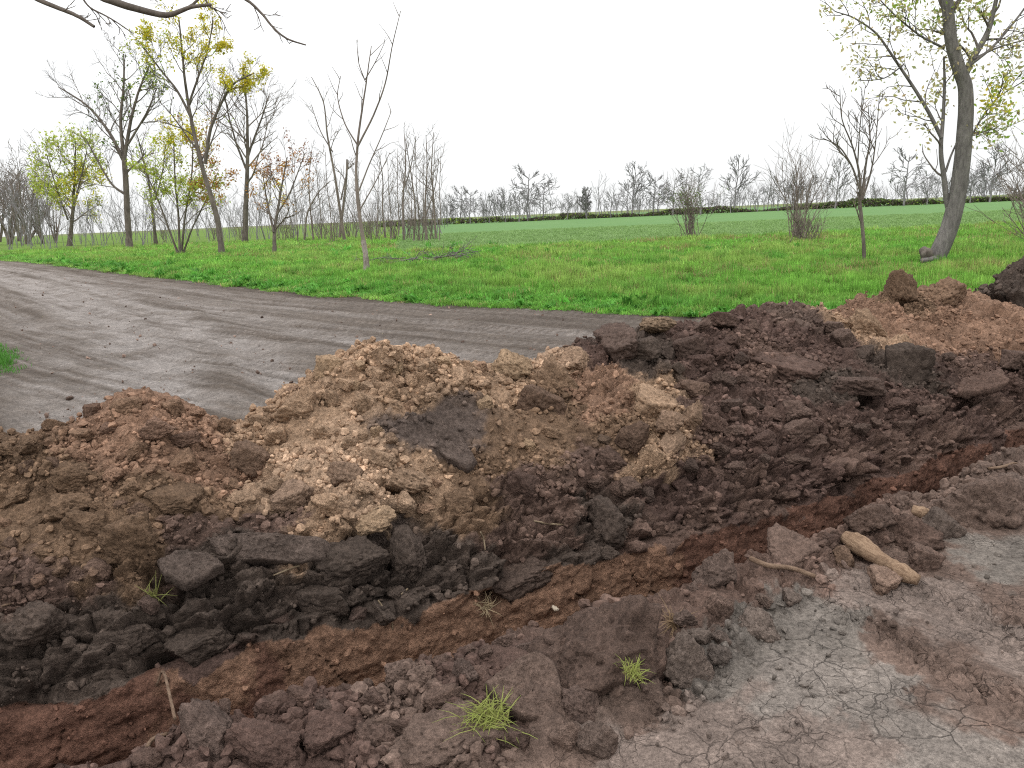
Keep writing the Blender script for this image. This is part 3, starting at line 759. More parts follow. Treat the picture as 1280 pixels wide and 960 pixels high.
def smooth_stem(pts, r, jit):
    pts = np.asarray(pts, float); m = len(pts); k = np.arange(m); kk = np.linspace(0, m - 1, (m - 1) * 5 + 1)
    q = np.stack([np.interp(kk, k, pts[:, c]) for c in range(3)], 1)
    for _ in range(3): q[1:-1] = 0.25 * q[:-2] + 0.5 * q[1:-1] + 0.25 * q[2:]
    q[2:] += np.cumsum(r.normal(0, jit, (len(q) - 2, 3)), 0) * 0.35
    return q
DEF = dict(wob=0.14, up=0.06, kids=[4, 4, 4], fwd=0.9, side=0.75, rmin=0.008)
def make_leaves(name, pts, cols, size, r, origin):
    n = len(pts)
    a = r.normal(0, 1, (n, 3)); a /= np.linalg.norm(a, axis=1, keepdims=True)
    b = r.normal(0, 1, (n, 3)); b -= a * (a * b).sum(1, keepdims=True); b /= np.linalg.norm(b, axis=1, keepdims=True)
    s = (size * r.uniform(0.55, 1.25, n))[:, None]; c = pts - np.asarray(origin)
    nn = np.cross(a, b)
    V = np.stack([c - a * s, c - b * s * 0.5 + nn * s * 0.15, c + a * s, c + b * s * 0.5 + nn * s * 0.15], 1).reshape(-1, 3)
    return np_mesh(name, V, np.arange(n * 4).reshape(n, 4), MAT_LEAF, False, np.repeat(cols, 4, 0))
LC = dict(y=lin(206, 196, 66), g=lin(150, 172, 76), o=lin(184, 136, 72), p=lin(186, 180, 128), r=lin(160, 112, 92), d=lin(104, 126, 64), l=lin(178, 190, 84))
def build_tree(name, label, cat, base, stems, seed, group=None, Y=None, levels=2, opt=None, leaf=None, mats=None, white=None):
    """stems: (pixel points, base width px, top width px, share where side branches start, how many, their length px)"""
    r = np.random.default_rng(seed); o = dict(DEF); o.update(opt or {})
    g = gnd(*base, 0.04)
    Y = Y or g[1]; u = Y / FPX
    root = empty(name, (g[0], g[1], 0.0)); tag(root, label, cat, group)
    trunk, br, tips = Tubes(), Tubes(), []
    o['rmin'] = max(o['rmin'], o.get('rpx', 0.22) * u)
    for k, (px, w0, w1, f0, nk, kl) in enumerate(stems):
        dy = r.normal(0, 0.1)
        pts = [at(x, y, Y) for x, y in px]; z0 = pts[0][2]
        pts = [p + np.array([0, dy * (p[2] - z0), 0]) for p in pts]
        if k == 0 or px[0][1] > base[1] - 4: pts[0][2] = min(pts[0][2], 0.0)
        q = smooth_stem(pts, r, o.get('jit', 0.012) * len(px) ** 0.5 * u * 14)
        kk = np.linspace(0, 1, len(q)); rad = (w0 * (1 - kk) + w1 * kk) * u / 2
        if px[0][1] > base[1] - 6: rad[0] *= 1.35; rad[1] *= 1.1
        (trunk if (k == 0 or w0 >= 1.3) else br).add(q, np.maximum(rad, o['rmin'] * 0.7), 8 if w0 > 5 else 5)
        for i in range(nk):
            f = f0 + (1 - f0) * (i + r.random()) / nk; x = f * (len(q) - 1); j = min(int(x), len(q) - 2)
            c = q[j] + (q[j + 1] - q[j]) * (x - j); tang = unit(q[j + 1] - q[j])
            s = r.normal(0, 1, 3) * np.array([1.2, 0.8, 0.5]); s = unit(s - tang * (s @ tang))
            branch(br, tips, r, c, unit(tang * o['fwd'] + s * o['side'] * 1.1), kl * u * r.uniform(0.6, 1.2) * (1.15 - 0.55 * (f - f0) / (1.001 - f0)), max(min(rad[j] * 0.5, rad[0] * 0.35), o['rmin'] * 1.6), levels - 1, o)
        tips.append(q[-1])
    m1, m2 = mats or (MAT_BARK, MAT_TWIG)
    org = np.array([g[0], g[1], 0.0])
    link(bpy.data.objects.new("trunk", trunk.mesh("trunk", m1, org)), root)
    if br.V: link(bpy.data.objects.new("branches", br.mesh("branches", m2, org)), root)
    if leaf:
        tp = np.array(tips); X, Yp, _ = project(tp); L, C = [], []
        for (cx, cy, rx, ry, prob, n, key) in leaf['zones']:
            ins = ((X - cx) / rx) ** 2 + ((Yp - cy) / ry) ** 2 < 1
            for p in tp[ins & (r.random(len(tp)) < prob)]:
                m = r.poisson(n * 1.5) + 1
                L.append(p + r.normal(0, leaf.get('spread', 2.5) * u, (m, 3)))
                C.append(np.array(LC[key]) * r.uniform(0.65, 1.25, (m, 1)) * (1 + r.normal(0, 0.06, (m, 3))))
        if L: link(bpy.data.objects.new("leaves", make_leaves("leaves", np.concatenate(L), np.concatenate(C), leaf['size'] * u, r, org)), root)
    return root
def copy_thing(root, loc, rz, s, label=None, sz=None):
    c = root.copy(); COL.objects.link(c); c.location = loc; c.rotation_euler = (0, 0, rz); c.scale = (s, s, sz or s)
    if label: c["label"] = label
    for ch in root.children:
        k = ch.copy(); COL.objects.link(k); k.parent = c
    return c

# --- the roadside group beyond the track
G1 = "spring trees along the far side of the track"
build_tree("roadside_tree", "tallest tree of the group, slanting dark trunk, yellow leaves at its top", "tree", (278, 321),
           [([(278, 321), (272, 275), (258, 228), (246, 185), (236, 135), (229, 85), (224, 25)], 7.5, 1.6, 0.42, 11, 66), ([(256, 205), (262, 165), (272, 140), (290, 105), (318, 92)], 5, 1.6, 0.25, 8, 46),
            ([(240, 150), (222, 112), (200, 85), (184, 62)], 3.6, 1.4, 0.2, 7, 42), ([(236, 130), (250, 90), (262, 60), (268, 22)], 3, 1.2, 0.2, 7, 40)], 11, G1, levels=3,
           opt=dict(kids=[4, 4, 4], rpx=0.22), mats=(MAT_BARK_D, MAT_BARK_D),
           leaf=dict(size=1.8, zones=[(235, 45, 66, 48, 0.6, 2.2, 'y'), (300, 80, 34, 36, 0.95, 3.2, 'y'), (250, 180, 40, 45, 0.6, 2.2, 'o'), (240, 165, 26, 26, 0.7, 2.2, 'y'), (190, 60, 40, 40, 0.35, 1.5, 'l'), (260, 120, 80, 60, 0.10, 1, 'g')]))
build_tree("roadside_tree", "bare spreading tree with thick upright trunk beside the yellow green tree", "tree", (162, 311),
           [([(162, 311), (159, 270), (157, 225), (155, 195)], 7.5, 5.8, 0.6, 2, 40), ([(155, 200), (162, 150), (172, 110), (186, 78)], 5, 1.5, 0.1, 10, 50), ([(155, 198), (148, 150), (152, 105), (150, 66)], 5, 1.4, 0.1, 10, 48),
            ([(154, 200), (135, 165), (105, 130), (68, 108)], 5, 1.3, 0.15, 10, 46), ([(155, 242), (140, 232), (122, 200), (108, 172)], 3.4, 1.2, 0.2, 7, 42), ([(160, 180), (185, 140), (196, 110)], 3, 1.2, 0.2, 6, 40)], 12, G1, levels=3,
           opt=dict(kids=[5, 4, 4], rpx=0.19), mats=(MAT_BARK_D, MAT_BARK_D), leaf=dict(size=2.0, zones=[(165, 130, 60, 60, 0.12, 1, 'd'), (185, 90, 30, 30, 0.1, 1, 'l')]))
build_tree("roadside_tree", "rounded yellow green leafy tree beside the grey thicket", "tree", (86, 308),
           [([(86, 308), (87, 270), (85, 225), (82, 175)], 5, 1.6, 0.2, 14, 56), ([(88, 305), (93, 260), (104, 220), (112, 190)], 3, 1.2, 0.2, 12, 50), ([(85, 275), (74, 235), (66, 195)], 2.4, 1.1, 0.2, 9, 44)], 13, G1, levels=3, opt=dict(kids=[3, 3, 4], rpx=0.24, up=0.02),
           leaf=dict(size=1.8, spread=3.5, zones=[(108, 245, 38, 38, 0.9, 3.4, 'y'), (85, 205, 48, 50, 0.7, 2.6, 'l'), (80, 255, 46, 40, 0.75, 2.6, 'l')]))
build_tree("roadside_tree", "multi-stemmed small tree with loose yellow green foliage under the tall slanting tree", "tree", (225, 321),
           [([(225, 321), (222, 275), (215, 225), (212, 165)], 3.6, 1.2, 0.25, 11, 44), ([(226, 321), (234, 270), (246, 220), (250, 165)], 3.2, 1.2, 0.25, 10, 42), ([(224, 321), (210, 280), (196, 240), (180, 205)], 3, 1.1, 0.25, 10, 40), ([(227, 319), (238, 285), (255, 250), (268, 215)], 2.6, 1.0, 0.3, 8, 36)],
           14, G1, levels=3, opt=dict(kids=[3, 3, 3], rpx=0.24), leaf=dict(size=1.8, spread=3.5, zones=[(230, 165, 40, 35, 0.8, 2.6, 'y'), (205, 225, 50, 60, 0.6, 2.2, 'l'), (265, 200, 34, 55, 0.8, 2.4, 'o'), (245, 240, 46, 46, 0.5, 2.0, 'l')]))
build_tree("roadside_tree", "slim tree with thin green leaf cover standing behind the multi-stemmed one", "tree", (195, 307),
           [([(195, 307), (193, 260), (190, 220), (180, 170)], 4.5, 1.2, 0.3, 9, 44), ([(194, 250), (205, 215), (210, 180)], 2.4, 1, 0.2, 7, 38)], 15, G1, levels=3, opt=dict(kids=[3, 3, 3]), leaf=dict(size=1.7, zones=[(192, 220, 40, 55, 0.3, 1.6, 'l')]))
build_tree("roadside_tree", "tall leafless tree with rusty tinged lower crown behind the slanting trunk", "tree", (306, 304),
           [([(306, 304), (308, 255), (311, 200), (312, 150), (308, 92)], 7, 1.4, 0.32, 14, 56), ([(311, 190), (325, 150), (334, 118)], 3, 1.2, 0.2, 9, 44), ([(309, 215), (296, 180), (286, 140), (282, 112)], 3, 1.2, 0.2, 9, 44)], 16, G1, levels=3,
           opt=dict(kids=[5, 4, 4], rpx=0.19), mats=(MAT_BARK, MAT_TWIG), leaf=dict(size=1.7, zones=[(300, 215, 36, 40, 0.5, 1.8, 'r'), (280, 225, 34, 34, 0.8, 2.2, 'o')]))
build_tree("roadside_tree", "small tree with sparse bronze leaves on upcurved branches", "tree", (343, 321),
           [([(343, 321), (342, 285), (348, 245), (356, 195)], 5.5, 1.2, 0.3, 9, 44), ([(342, 290), (332, 250), (326, 215)], 3.2, 1, 0.2, 7, 36), ([(345, 270), (362, 240), (378, 190)], 2.6, 1, 0.2, 8, 38)], 17, G1, levels=3,
           opt=dict(kids=[3, 3, 3], rpx=0.24), mats=(MAT_BARK_D, MAT_TWIG), leaf=dict(size=1.7, zones=[(352, 225, 44, 44, 0.4, 1.6, 'o'), (362, 190, 40, 34, 0.3, 1.4, 'r'), (345, 245, 24, 20, 0.4, 1.5, 'y')]))
ORD = 'first second third fourth fifth sixth seventh eighth ninth tenth eleventh twelfth thirteenth fourteenth fifteenth sixteenth seventeenth eighteenth nineteenth twentieth twenty-first twenty-second twenty-third twenty-fourth twenty-fifth twenty-sixth twenty-seventh twenty-eighth twenty-ninth thirtieth'.split()
# --- the bare saplings
G2 = "bare saplings at the meadow"
wt = build_tree("sapling", "slender bare sapling with whitewashed foot, nearest the track edge", "sapling", (459, 344),
           [([(459, 344), (457, 318), (451, 285), (446, 250), (444, 215), (446, 175), (452, 130), (457, 95), (462, 55)], 6, 1.0, 0.55, 5, 44), ([(446, 185), (468, 145), (484, 105), (492, 62), (504, 18)], 2.6, 0.8, 0.3, 4, 30), ([(446, 180), (430, 155), (420, 120), (425, 95)], 2, 0.8, 0.3, 4, 26),
            ([(448, 240), (462, 205), (478, 170), (490, 140)], 2, 0.8, 0.3, 4, 26), ([(450, 262), (470, 225), (486, 190)], 1.8, 0.7, 0.3, 3, 24), ([(456, 100), (448, 80), (446, 50)], 1.4, 0.7, 0.3, 2, 20), ([(456, 100), (468, 80), (480, 55)], 1.4, 0.7, 0.3, 2, 20)], 21, G2, levels=1,
           opt=dict(kids=[3, 2], rpx=0.26, jit=0.006), mats=(MAT_TWIG, MAT_TWIG))
q = np.array([at(x, y, wt.location.y) for x, y in [(459, 345), (458, 330), (457, 318), (454, 300)]]); q[0][2] = 0.0
tb = Tubes(); tb.add(q, np.array([5.4, 3.7, 3.4, 3.2]) * wt.location.y / FPX, 8)
link(bpy.data.objects.new("whitewash_band", tb.mesh("whitewash_band", MAT_WHITE, np.array(wt.location))), wt)
SAP = [("twin-trunked bare sapling leaning away from the whitewashed one", (431, 303), [([(431, 303), (425, 255), (420, 215), (412, 170), (410, 130), (395, 100)], 4, 0.8, 0.4, 6, 34), ([(426, 250), (434, 215), (436, 200)], 2, 0.8, .3, 3, 24), ([(416, 190), (400, 165), (388, 130)], 1.6, .7, .3, 4, 24)]),
       ("thin bare sapling with a snapped top beside the twin-trunked one", (424, 300), [([(424, 300), (430, 260), (435, 225), (436, 200)], 3.6, 2.2, 0.5, 3, 22)]),
       ("tall bare pole-like sapling at the sky side of the clump", (533, 302), [([(533, 302), (531, 255), (534, 210), (532, 168)], 3, 0.8, 0.35, 8, 26), ([(532, 270), (544, 235), (548, 200)], 1.8, .7, .3, 5, 22)]),
       ("straight bare sapling with many upright shoots in the clump", (545, 300), [([(545, 300), (542, 250), (539, 210), (542, 165)], 2.8, 0.8, 0.3, 8, 26)]),
       ("slim bare sapling with forked crown in the middle of the clump", (505, 302), [([(505, 302), (502, 250), (506, 205), (502, 160)], 3, 0.8, 0.4, 8, 28), ([(503, 240), (514, 210), (520, 170)], 1.8, .7, .3, 5, 22)]),
       ("bare sapling with drooping side twigs in the clump", (517, 303), [([(517, 303), (520, 260), (514, 215), (508, 175)], 2.6, 0.8, 0.4, 8, 26)]),
       ("short bare sapling between the clump and the whitewashed trunk", (482, 300), [([(482, 300), (478, 262), (480, 225), (474, 190)], 2.4, 0.8, 0.4, 7, 26)]),
       ("bare arching sapling near the bronze leaved tree", (380, 303), [([(380, 303), (384, 265), (398, 240), (414, 226)], 2.6, 0.8, 0.3, 7, 26)]),
       ("thin bare sapling near the bronze leaved tree, standing straight", (392, 302), [([(392, 302), (388, 262), (386, 225), (390, 190)], 2.2, 0.8, 0.3, 7, 26)])]
for k_, (bx_, tx_, ty_) in enumerate([(498, 496, 185), (511, 518, 190), (524, 520, 172), (538, 545, 180), (549, 551, 190), (489, 486, 205), (470, 474, 200), (451, 449, 215), (528, 530, 195), (415, 408, 190), (402, 398, 205), (372, 368, 200)]):
    SAP.append((ORD[k_] + " of the thin whip-like saplings filling the bare clump", (bx_, 298 + (k_ * 37) % 6), [([(bx_, 300), ((bx_ * 2 + tx_) / 3 + 1, 265), ((bx_ + tx_ * 2) / 3 - 1, 232), (tx_, ty_)], 1.4, 0.6, 0.3, 7, 24)]))
for i, (lb, bs, st) in enumerate(SAP):
    build_tree("sapling", lb, "sapling", bs, st, 40 + i, G2, levels=2, opt=dict(kids=[4, 4], rpx=0.2, jit=0.007, up=0.1), mats=(MAT_TWIG, MAT_TWIG))
# --- bare undergrowth bushes, copies of two
def bare_bush(seed, stems, h, label, group, name="bare_bush", mats=None, spread=0.45, rp=0.010, leafy=None):
    r = np.random.default_rng(seed); tb = Tubes(); tips = []
    root = empty(name, (0, 0, 0)); tag(root, label, "bush", group)
    o = dict(DEF); o.update(kids=[3, 3], rmin=rp, up=0.08, wob=0.12)
    for i in range(stems):
        a = r.uniform(0, 6.28); d = np.array([math.cos(a) * spread * r.random() ** 0.5, math.sin(a) * spread * r.random() ** 0.5, 1])
        branch(tb, tips, r, np.array([r.normal(0, .18), r.normal(0, .18), -0.05]), d, h * r.uniform(0.6, 1.0), rp * 2.4, 2, o)
    link(bpy.data.objects.new("branches", tb.mesh("branches", (mats or MAT_TWIG))), root)
    if leafy:
        tp = np.array(tips); tp = tp[(r.random(len(tp)) < leafy[0]) & (tp[:, 2] < leafy[3] * h)]
        L = np.repeat(tp, 2, 0) + r.normal(0, 0.09, (len(tp) * 2, 3))
        link(bpy.data.objects.new("leaves", make_leaves("leaves", L, np.array(LC[leafy[1]]) * r.uniform(0.6, 1.2, (len(L), 1)), leafy[2], r, (0, 0, 0))), root)
    return root
proto = [bare_bush(60 + i, 12, 2.6, 'low leafless bush', "undergrowth bushes among the saplings") for i in range(2)]
spots = [(352, 303), (366, 300), (404, 302), (415, 305), (440, 300), (462, 301), (470, 303), (492, 303), (512, 300), (525, 304), (540, 301), (300, 300), (268, 302), (205, 303)]
for i, s in enumerate(spots):
    g = gnd(*s, 0.03)
    lb = ORD[sorted(spots).index(s)] + " low leafless bush along the sapling row, counting from the vanishing end of the track"
    if i < 2: proto[i].location = g; proto[i].rotation_euler.z = i; proto[i]["label"] = lb
    else: copy_thing(proto[i % 2], g, i * 1.7, random.uniform(0.8, 1.15), lb)
# --- grey thicket trees at the vanishing end of the track
GT = "grey bare trees where the track disappears"
def bare_tree(seed, h, label, cat, group, rp=0.022, name="bare_tree", tw=None, wide=1.0, lv=3, stems=1):
    r = np.random.default_rng(seed); trunk, br, tips = Tubes(), Tubes(), []
    root = empty(name, (0, 0, 0)); tag(root, label, cat, group)
    o = dict(DEF); o.update(kids=[4, 4, 4], rmin=rp, up=0.05, wob=0.15, side=0.8 * wide)
    for sN in range(stems):
        lean = r.normal(0, 0.06 if stems == 1 else 0.22, 2); top = h * r.uniform(0.7, 0.85)
        q = smooth_stem([(lean[0] * z * h + r.normal(0, 0.1), lean[1] * z * h, z * top) for z in (0, 0.25, 0.5, 0.75, 1.0)], r, 0.05)
        q[0][2] = -0.05
        rad = np.linspace(h * 0.017, rp, len(q)); trunk.add(q, rad, 6)
        nk = int(13 / stems ** 0.6)
        for i in range(nk):
            f = 0.2 + 0.8 * (i + r.random()) / nk; j = min(int(f * (len(q) - 1)), len(q) - 2); a = r.uniform(0, 6.28)
            branch(br, tips, r, q[j], unit(np.array([math.cos(a) * wide, math.sin(a) * wide, r.uniform(0.5, 1.1)])), h * r.uniform(0.28, 0.45) * (1.15 - 0.5 * f), max(rad[j] * 0.5, rp * 1.3), lv - 1, o)
    link(bpy.data.objects.new("trunk", trunk.mesh("trunk", tw or MAT_FARTWIG)), root); link(bpy.data.objects.new("branches", br.mesh("branches", tw or MAT_FARTWIG)), root)
    return root
tp_ = [bare_tree(80 + i, 9.5, "bushy grey bare tree in the thicket where the track disappears", "tree", GT, 0.02, stems=4, tw=MAT_TWIG) for i in range(2)]
THK = [12, 34, -12, 54, 0, 24, 70, -30]
for i, (px, py, s) in enumerate([(12, 306, 1.7), (34, 306, 1.55), (-12, 307, 1.55), (54, 305, 1.2), (0, 303, 2.1), (24, 302, 2.0), (70, 304, 1.0), (-30, 306, 1.6)]):
    g = gnd(px, py); g[2] = 0.0
    lb = ORD[sorted(THK).index(px)] + " bushy grey tree of the thicket where the track disappears, counting from the frame edge"
    if i < 2: tp_[i].location = g; tp_[i].scale = (s,) * 3; tp_[i]["label"] = lb
    else: copy_thing(tp_[i % 2], g, i * 1.3, s, lb)
# --- the trees of the right part of the meadow
build_tree("leaning_tree", "thick grey leaning tree with swollen foot and sparse young leaves", "tree", (1166, 334),
           [([(1164, 336), (1172, 318), (1186, 285), (1196, 240), (1201, 190), (1203, 140), (1202, 108), (1193, 88), (1182, 55), (1176, 0), (1172, -60), (1180, -120)], 23, 10, 0.75, 8, 90),
            ([(1201, 105), (1216, 75), (1240, 38), (1252, -5), (1262, -50)], 9, 3, 0.2, 8, 60), ([(1212, 82), (1240, 60), (1272, 20), (1290, -10)], 4, 1.6, 0.2, 7, 48), ([(1216, 74), (1250, 58), (1290, 48)], 3, 1.3, 0.2, 6, 40),
            ([(1191, 278), (1183, 250), (1181, 225), (1176, 190), (1180, 150), (1183, 100), (1182, 70)], 8, 2.2, 0.3, 6, 42), ([(1177, 172), (1164, 140), (1146, 105), (1126, 70), (1106, 35), (1078, 15), (1056, 8)], 5, 1.2, 0.1, 15, 50),
            ([(1182, 215), (1190, 195), (1198, 180)], 3, 2, 0.2, 0, 30), ([(1130, 80), (1105, 100), (1070, 102)], 2, .8, .2, 5, 36), ([(1204, 190), (1225, 150), (1245, 122), (1282, 100)], 3, 1.2, 0.15, 9, 44), ([(1200, 95), (1198, 60), (1197, 20)], 2.5, 1, 0.2, 5, 40),
            ([(1180, 60), (1150, 45), (1120, 20), (1090, -12)], 3, 1.2, 0.15, 9, 46), ([(1203, 160), (1216, 172), (1232, 160)], 1.8, 0.8, 0.2, 4, 30)], 31, None, levels=2,
           opt=dict(kids=[3, 3, 4], rpx=0.32, jit=0.004, up=0.02, side=0.9), mats=(MAT_PALE, MAT_BARK),
           leaf=dict(size=3.0, spread=8, zones=[(1130, 60, 110, 110, 0.85, 1.4, 'p'), (1230, 60, 90, 110, 0.8, 1.3, 'p'), (1245, 130, 60, 50, 0.7, 1.6, 'g'), (1250, 120, 22, 16, 0.9, 4, 'y'), (1180, 150, 60, 50, 0.5, 1.2, 'p'), (1190, -40, 160, 70, 0.7, 1.3, 'g')]))
lt = [o for o in bpy.data.objects if o.name.startswith("leaning_tree")][0]
# swollen stump at its foot
def lump_mesh(name, seed, sub, planes=13, flat=0.0, amp=1.0, smooth=True):
    import bmesh
    bm = bmesh.new(); bmesh.ops.create_icosphere(bm, subdivisions=sub, radius=1.0)
    d = np.array([v.co[:] for v in bm.verts]); f = np.array([[v.index for v in x.verts] for x in bm.faces]); bm.free()
    d /= np.linalg.norm(d, axis=1, keepdims=True)
    r = np.random.default_rng(seed); nn = r.normal(0, 1, (planes, 3)); nn /= np.linalg.norm(nn, axis=1, keepdims=True); off = r.uniform(0.62, 1.0, planes)
    if flat:
        nn = np.concatenate([nn * np.array([1, 1, 0.25]), [[0.05, 0.08, 1], [-0.06, 0.03, -1]]]); nn /= np.linalg.norm(nn, axis=1, keepdims=True); off = np.concatenate([off, [flat, flat]])
    k = np.clip(d @ nn.T, 0, None) / off; p = 14.0
    rad = (k ** p).sum(1) ** (-1 / p)
    V = d * np.minimum(rad, 1.35)[:, None]
    def n3(s, sd_): return (perlin(V[:, 0] * s + 7, V[:, 1] * s + V[:, 2] * s * 0.7, sd_) + perlin(V[:, 1] * s - 3, V[:, 2] * s + V[:, 0] * s * 0.6, sd_ + 5) + perlin(V[:, 2] * s, V[:, 0] * s - V[:, 1] * s * 0.5, sd_ + 9)) / 1.7
    rg = 0.11 * n3(1.7, seed) + 0.085 * n3(4.1, seed + 1) + (0.06 * n3(9, seed + 2) if sub > 2 else 0) + (0.035 * n3(19, seed + 3) if sub > 3 else 0) + (0.018 * n3(40, seed + 6) if sub > 4 else 0)
    crease = -0.10 * np.exp(-(n3(2.3, seed + 4) / 0.07) ** 2)
    V = V * (1 + amp * (rg + crease))[:, None]
    return np_mesh(name, V, f, None, smooth)
for (px, py, rx, rz, sd_) in ((1163, 327, 15, 11, 4), (1158, 318, 8, 11, 3)):
    me = lump_mesh("burl", sd_, 3, amp=1.2); me.materials.append(MAT_PALE if sd_ == 4 else MAT_BARK)
    o = bpy.data.objects.new("burl", me); u = lt.location.y / FPX; c = at(px, py, lt.location.y - 0.1) - np.array(lt.location)
    o.location = c; o.scale = (rx * u, rx * u, rz * u); link(o, lt)
build_tree("sapling", "thin upright young tree forking into a narrow crown, next to the leaning tree", "sapling", (1081, 336),
           [([(1081, 336), (1081, 300), (1079, 262), (1077, 240)], 5, 4, 0.5, 5, 40), ([(1077, 245), (1068, 210), (1052, 182), (1030, 172)], 3, 1, .3, 7, 40), ([(1077, 243), (1072, 205), (1064, 180), (1050, 150), (1048, 112)], 3, .8, .3, 7, 36), ([(1078, 242), (1083, 205), (1090, 175), (1088, 130)], 3.4, .8, .3, 8, 36), ([(1078, 250), (1088, 215), (1092, 180), (1094, 120)], 2.6, .8, .3, 7, 36), ([(1072, 208), (1070, 160), (1072, 110)], 1.8, .7, .3, 5, 30)],
           32, G2, levels=2, opt=dict(kids=[4, 4], rpx=0.2, up=0.12, jit=0.005), mats=(MAT_BARK, MAT_TWIG))
MD = "bushes standing in the meadow"
def place_bush(b, px, py, s=1.0, rz=0):
    g = gnd(px, py); b.location = (g[0], g[1], 0.03); b.rotation_euler.z = rz; b.scale = (s, s, s)
b = bare_bush(91, 26, 3.0, "broad twiggy bush with greenish new leaves below the wide far tree", MD, spread=0.55, rp=0.008, leafy=(0.45, 'd', 0.05, 0.85)); place_bush(b, 864, 300, 1.0)
b = bare_bush(92, 22, 3.6, "upright bare bush with brown lower twigs near the thin young tree", MD, spread=0.38, rp=0.008); place_bush(b, 995, 305, 1.0)
b = bare_bush(93, 24, 1.3, "low brown tangled bush at the foot of the upright bare bush", MD, spread=0.9, rp=0.007, mats=MAT_TWIG); place_bush(b, 1003, 310, 1.0)
b = bare_bush(94, 16, 2.6, "bare arching bush past the leaning tree", MD, spread=1.0, rp=0.007); place_bush(b, 1312, 330, 1.0, 1)
b = bare_bush(95, 14, 4.2, "tall thin bare bush beyond the leaning tree", MD, spread=0.4, rp=0.008); place_bush(b, 1290, 300, 1.0, 2)
# --- the far hedgerow
FH = "bare trees of the far hedgerow"
fl = "small bare grey tree in the far hedgerow across the crop field"
fp = [bare_tree(110 + i, 7.0, fl, "tree", FH, 0.036, wide=w, lv=3) for i, w in enumerate((1.0, 1.5, 0.8))]
far = [(588, 279, 0.85), (612, 277, 0.7), (632, 276, 0.75), (660, 274, 1.15), (681, 274, 0.95), (707, 272, 0.5), (762, 268, 0.55), (788, 266, 0.8), (800, 265, 1.1), (822, 265, 0.95), (842, 264, 0.9), (937, 258, 1.15), (962, 258, 0.7), (1030, 254, 0.8), (1042, 254, 0.95),
       (1120, 250, 1.15), (1190, 246, 0.6), (1236, 244, 1.1), (1262, 243, 0.9), (1150, 248, 0.6), (560, 280, 0.6), (575, 280, 0.8), (1215, 246, 0.75), (1000, 256, 0.8), (905, 260, 0.6), (648, 275, 0.7), (852, 264, 0.6), (830, 264, 0.75), (950, 258, 0.55)]
fxs = sorted(q[0] for q in far)
for i, (px, py, s) in enumerate(far):
    Yf = 165.0; p = at(px, py, Yf); lb = ORD[fxs.index(px)] + " bare tree of the far hedgerow, counting from the bare saplings"
    if i < 3: t = fp[i]; t.location = (p[0], Yf, 0); t.scale = (s * 1.35,) * 3; t.rotation_euler.z = i; t["label"] = lb
    else: copy_thing(fp[i % 3], (p[0], Yf + random.uniform(-6, 12), 0), i * 2.1, s * 1.5, lb)
b = bare_tree(120, 10.5, "widest crowned bare tree of the far hedgerow, above the greenish bush", "tree", FH, 0.036, wide=1.5); p = at(876, 262, 150); b.location = (p[0], 150, 0)
b = bare_tree(121, 5.0, "dense dark round bush topping the far hedgerow", "tree", FH, 0.06, wide=0.8, stems=6); p = at(733, 268, 160); b.location = (p[0], 160, 0); b.scale = (1, 1, 1.25)
def hedge(name, label, x0, x1, Y, h, n, seed, cols):
    r = np.random.default_rng(seed)
    x = r.uniform(x0, x1, n); hh = h * (0.65 + 0.5 * fbm(x * 0.12, x * 0 + 3.3, seed, 3)); z = hh * r.random(n) ** 0.7; y = Y + r.normal(0, 1.0, n)
    c = np.array([LC['d'], LC['g'], lin(96, 86, 80), lin(78, 92, 56)])[r.choice(4, n, p=cols)] * r.uniform(0.6, 1.2, (n, 1))
    root = empty(name, ((x0 + x1) / 2, Y, 0)); tag(root, label, "hedge", "hedges along the far field edge")
    link(bpy.data.objects.new("foliage", make_leaves("foliage", np.stack([x, y, z], 1), c, 0.32, r, ((x0 + x1) / 2, Y, 0))), root)
    tb = Tubes()
    for xx in np.arange(x0, x1, 1.6):
        tb.add([(xx - (x0 + x1) / 2, r.normal(0, .5), -0.05), (xx - (x0 + x1) / 2 + r.normal(0, .3), r.normal(0, .5), h * 0.8)], [0.06, 0.03], 3)
    tag(link(bpy.data.objects.new("stems", tb.mesh("stems", MAT_FARTWIG)), root), kind="stuff")
xa = lambda px, Y: at(px, 260, Y)[0]
hedge("hedge", "long dark green hedge closing the field behind the leaning tree", xa(985, 172), xa(1420, 172), 172, 2.0, 9000, 5, [0.3, 0.05, 0.45, 0.2])
hedge("hedge", "low dark hedge closing the field below the wide crowned far tree", xa(700, 170), xa(985, 170), 170, 1.6, 4200, 6, [0.2, 0.05, 0.6, 0.15])
hedge("hedge", "thin brownish hedge closing the field beside the bare saplings", xa(470, 168), xa(700, 168), 168, 1.5, 2400, 7, [0.2, 0.1, 0.5, 0.2])
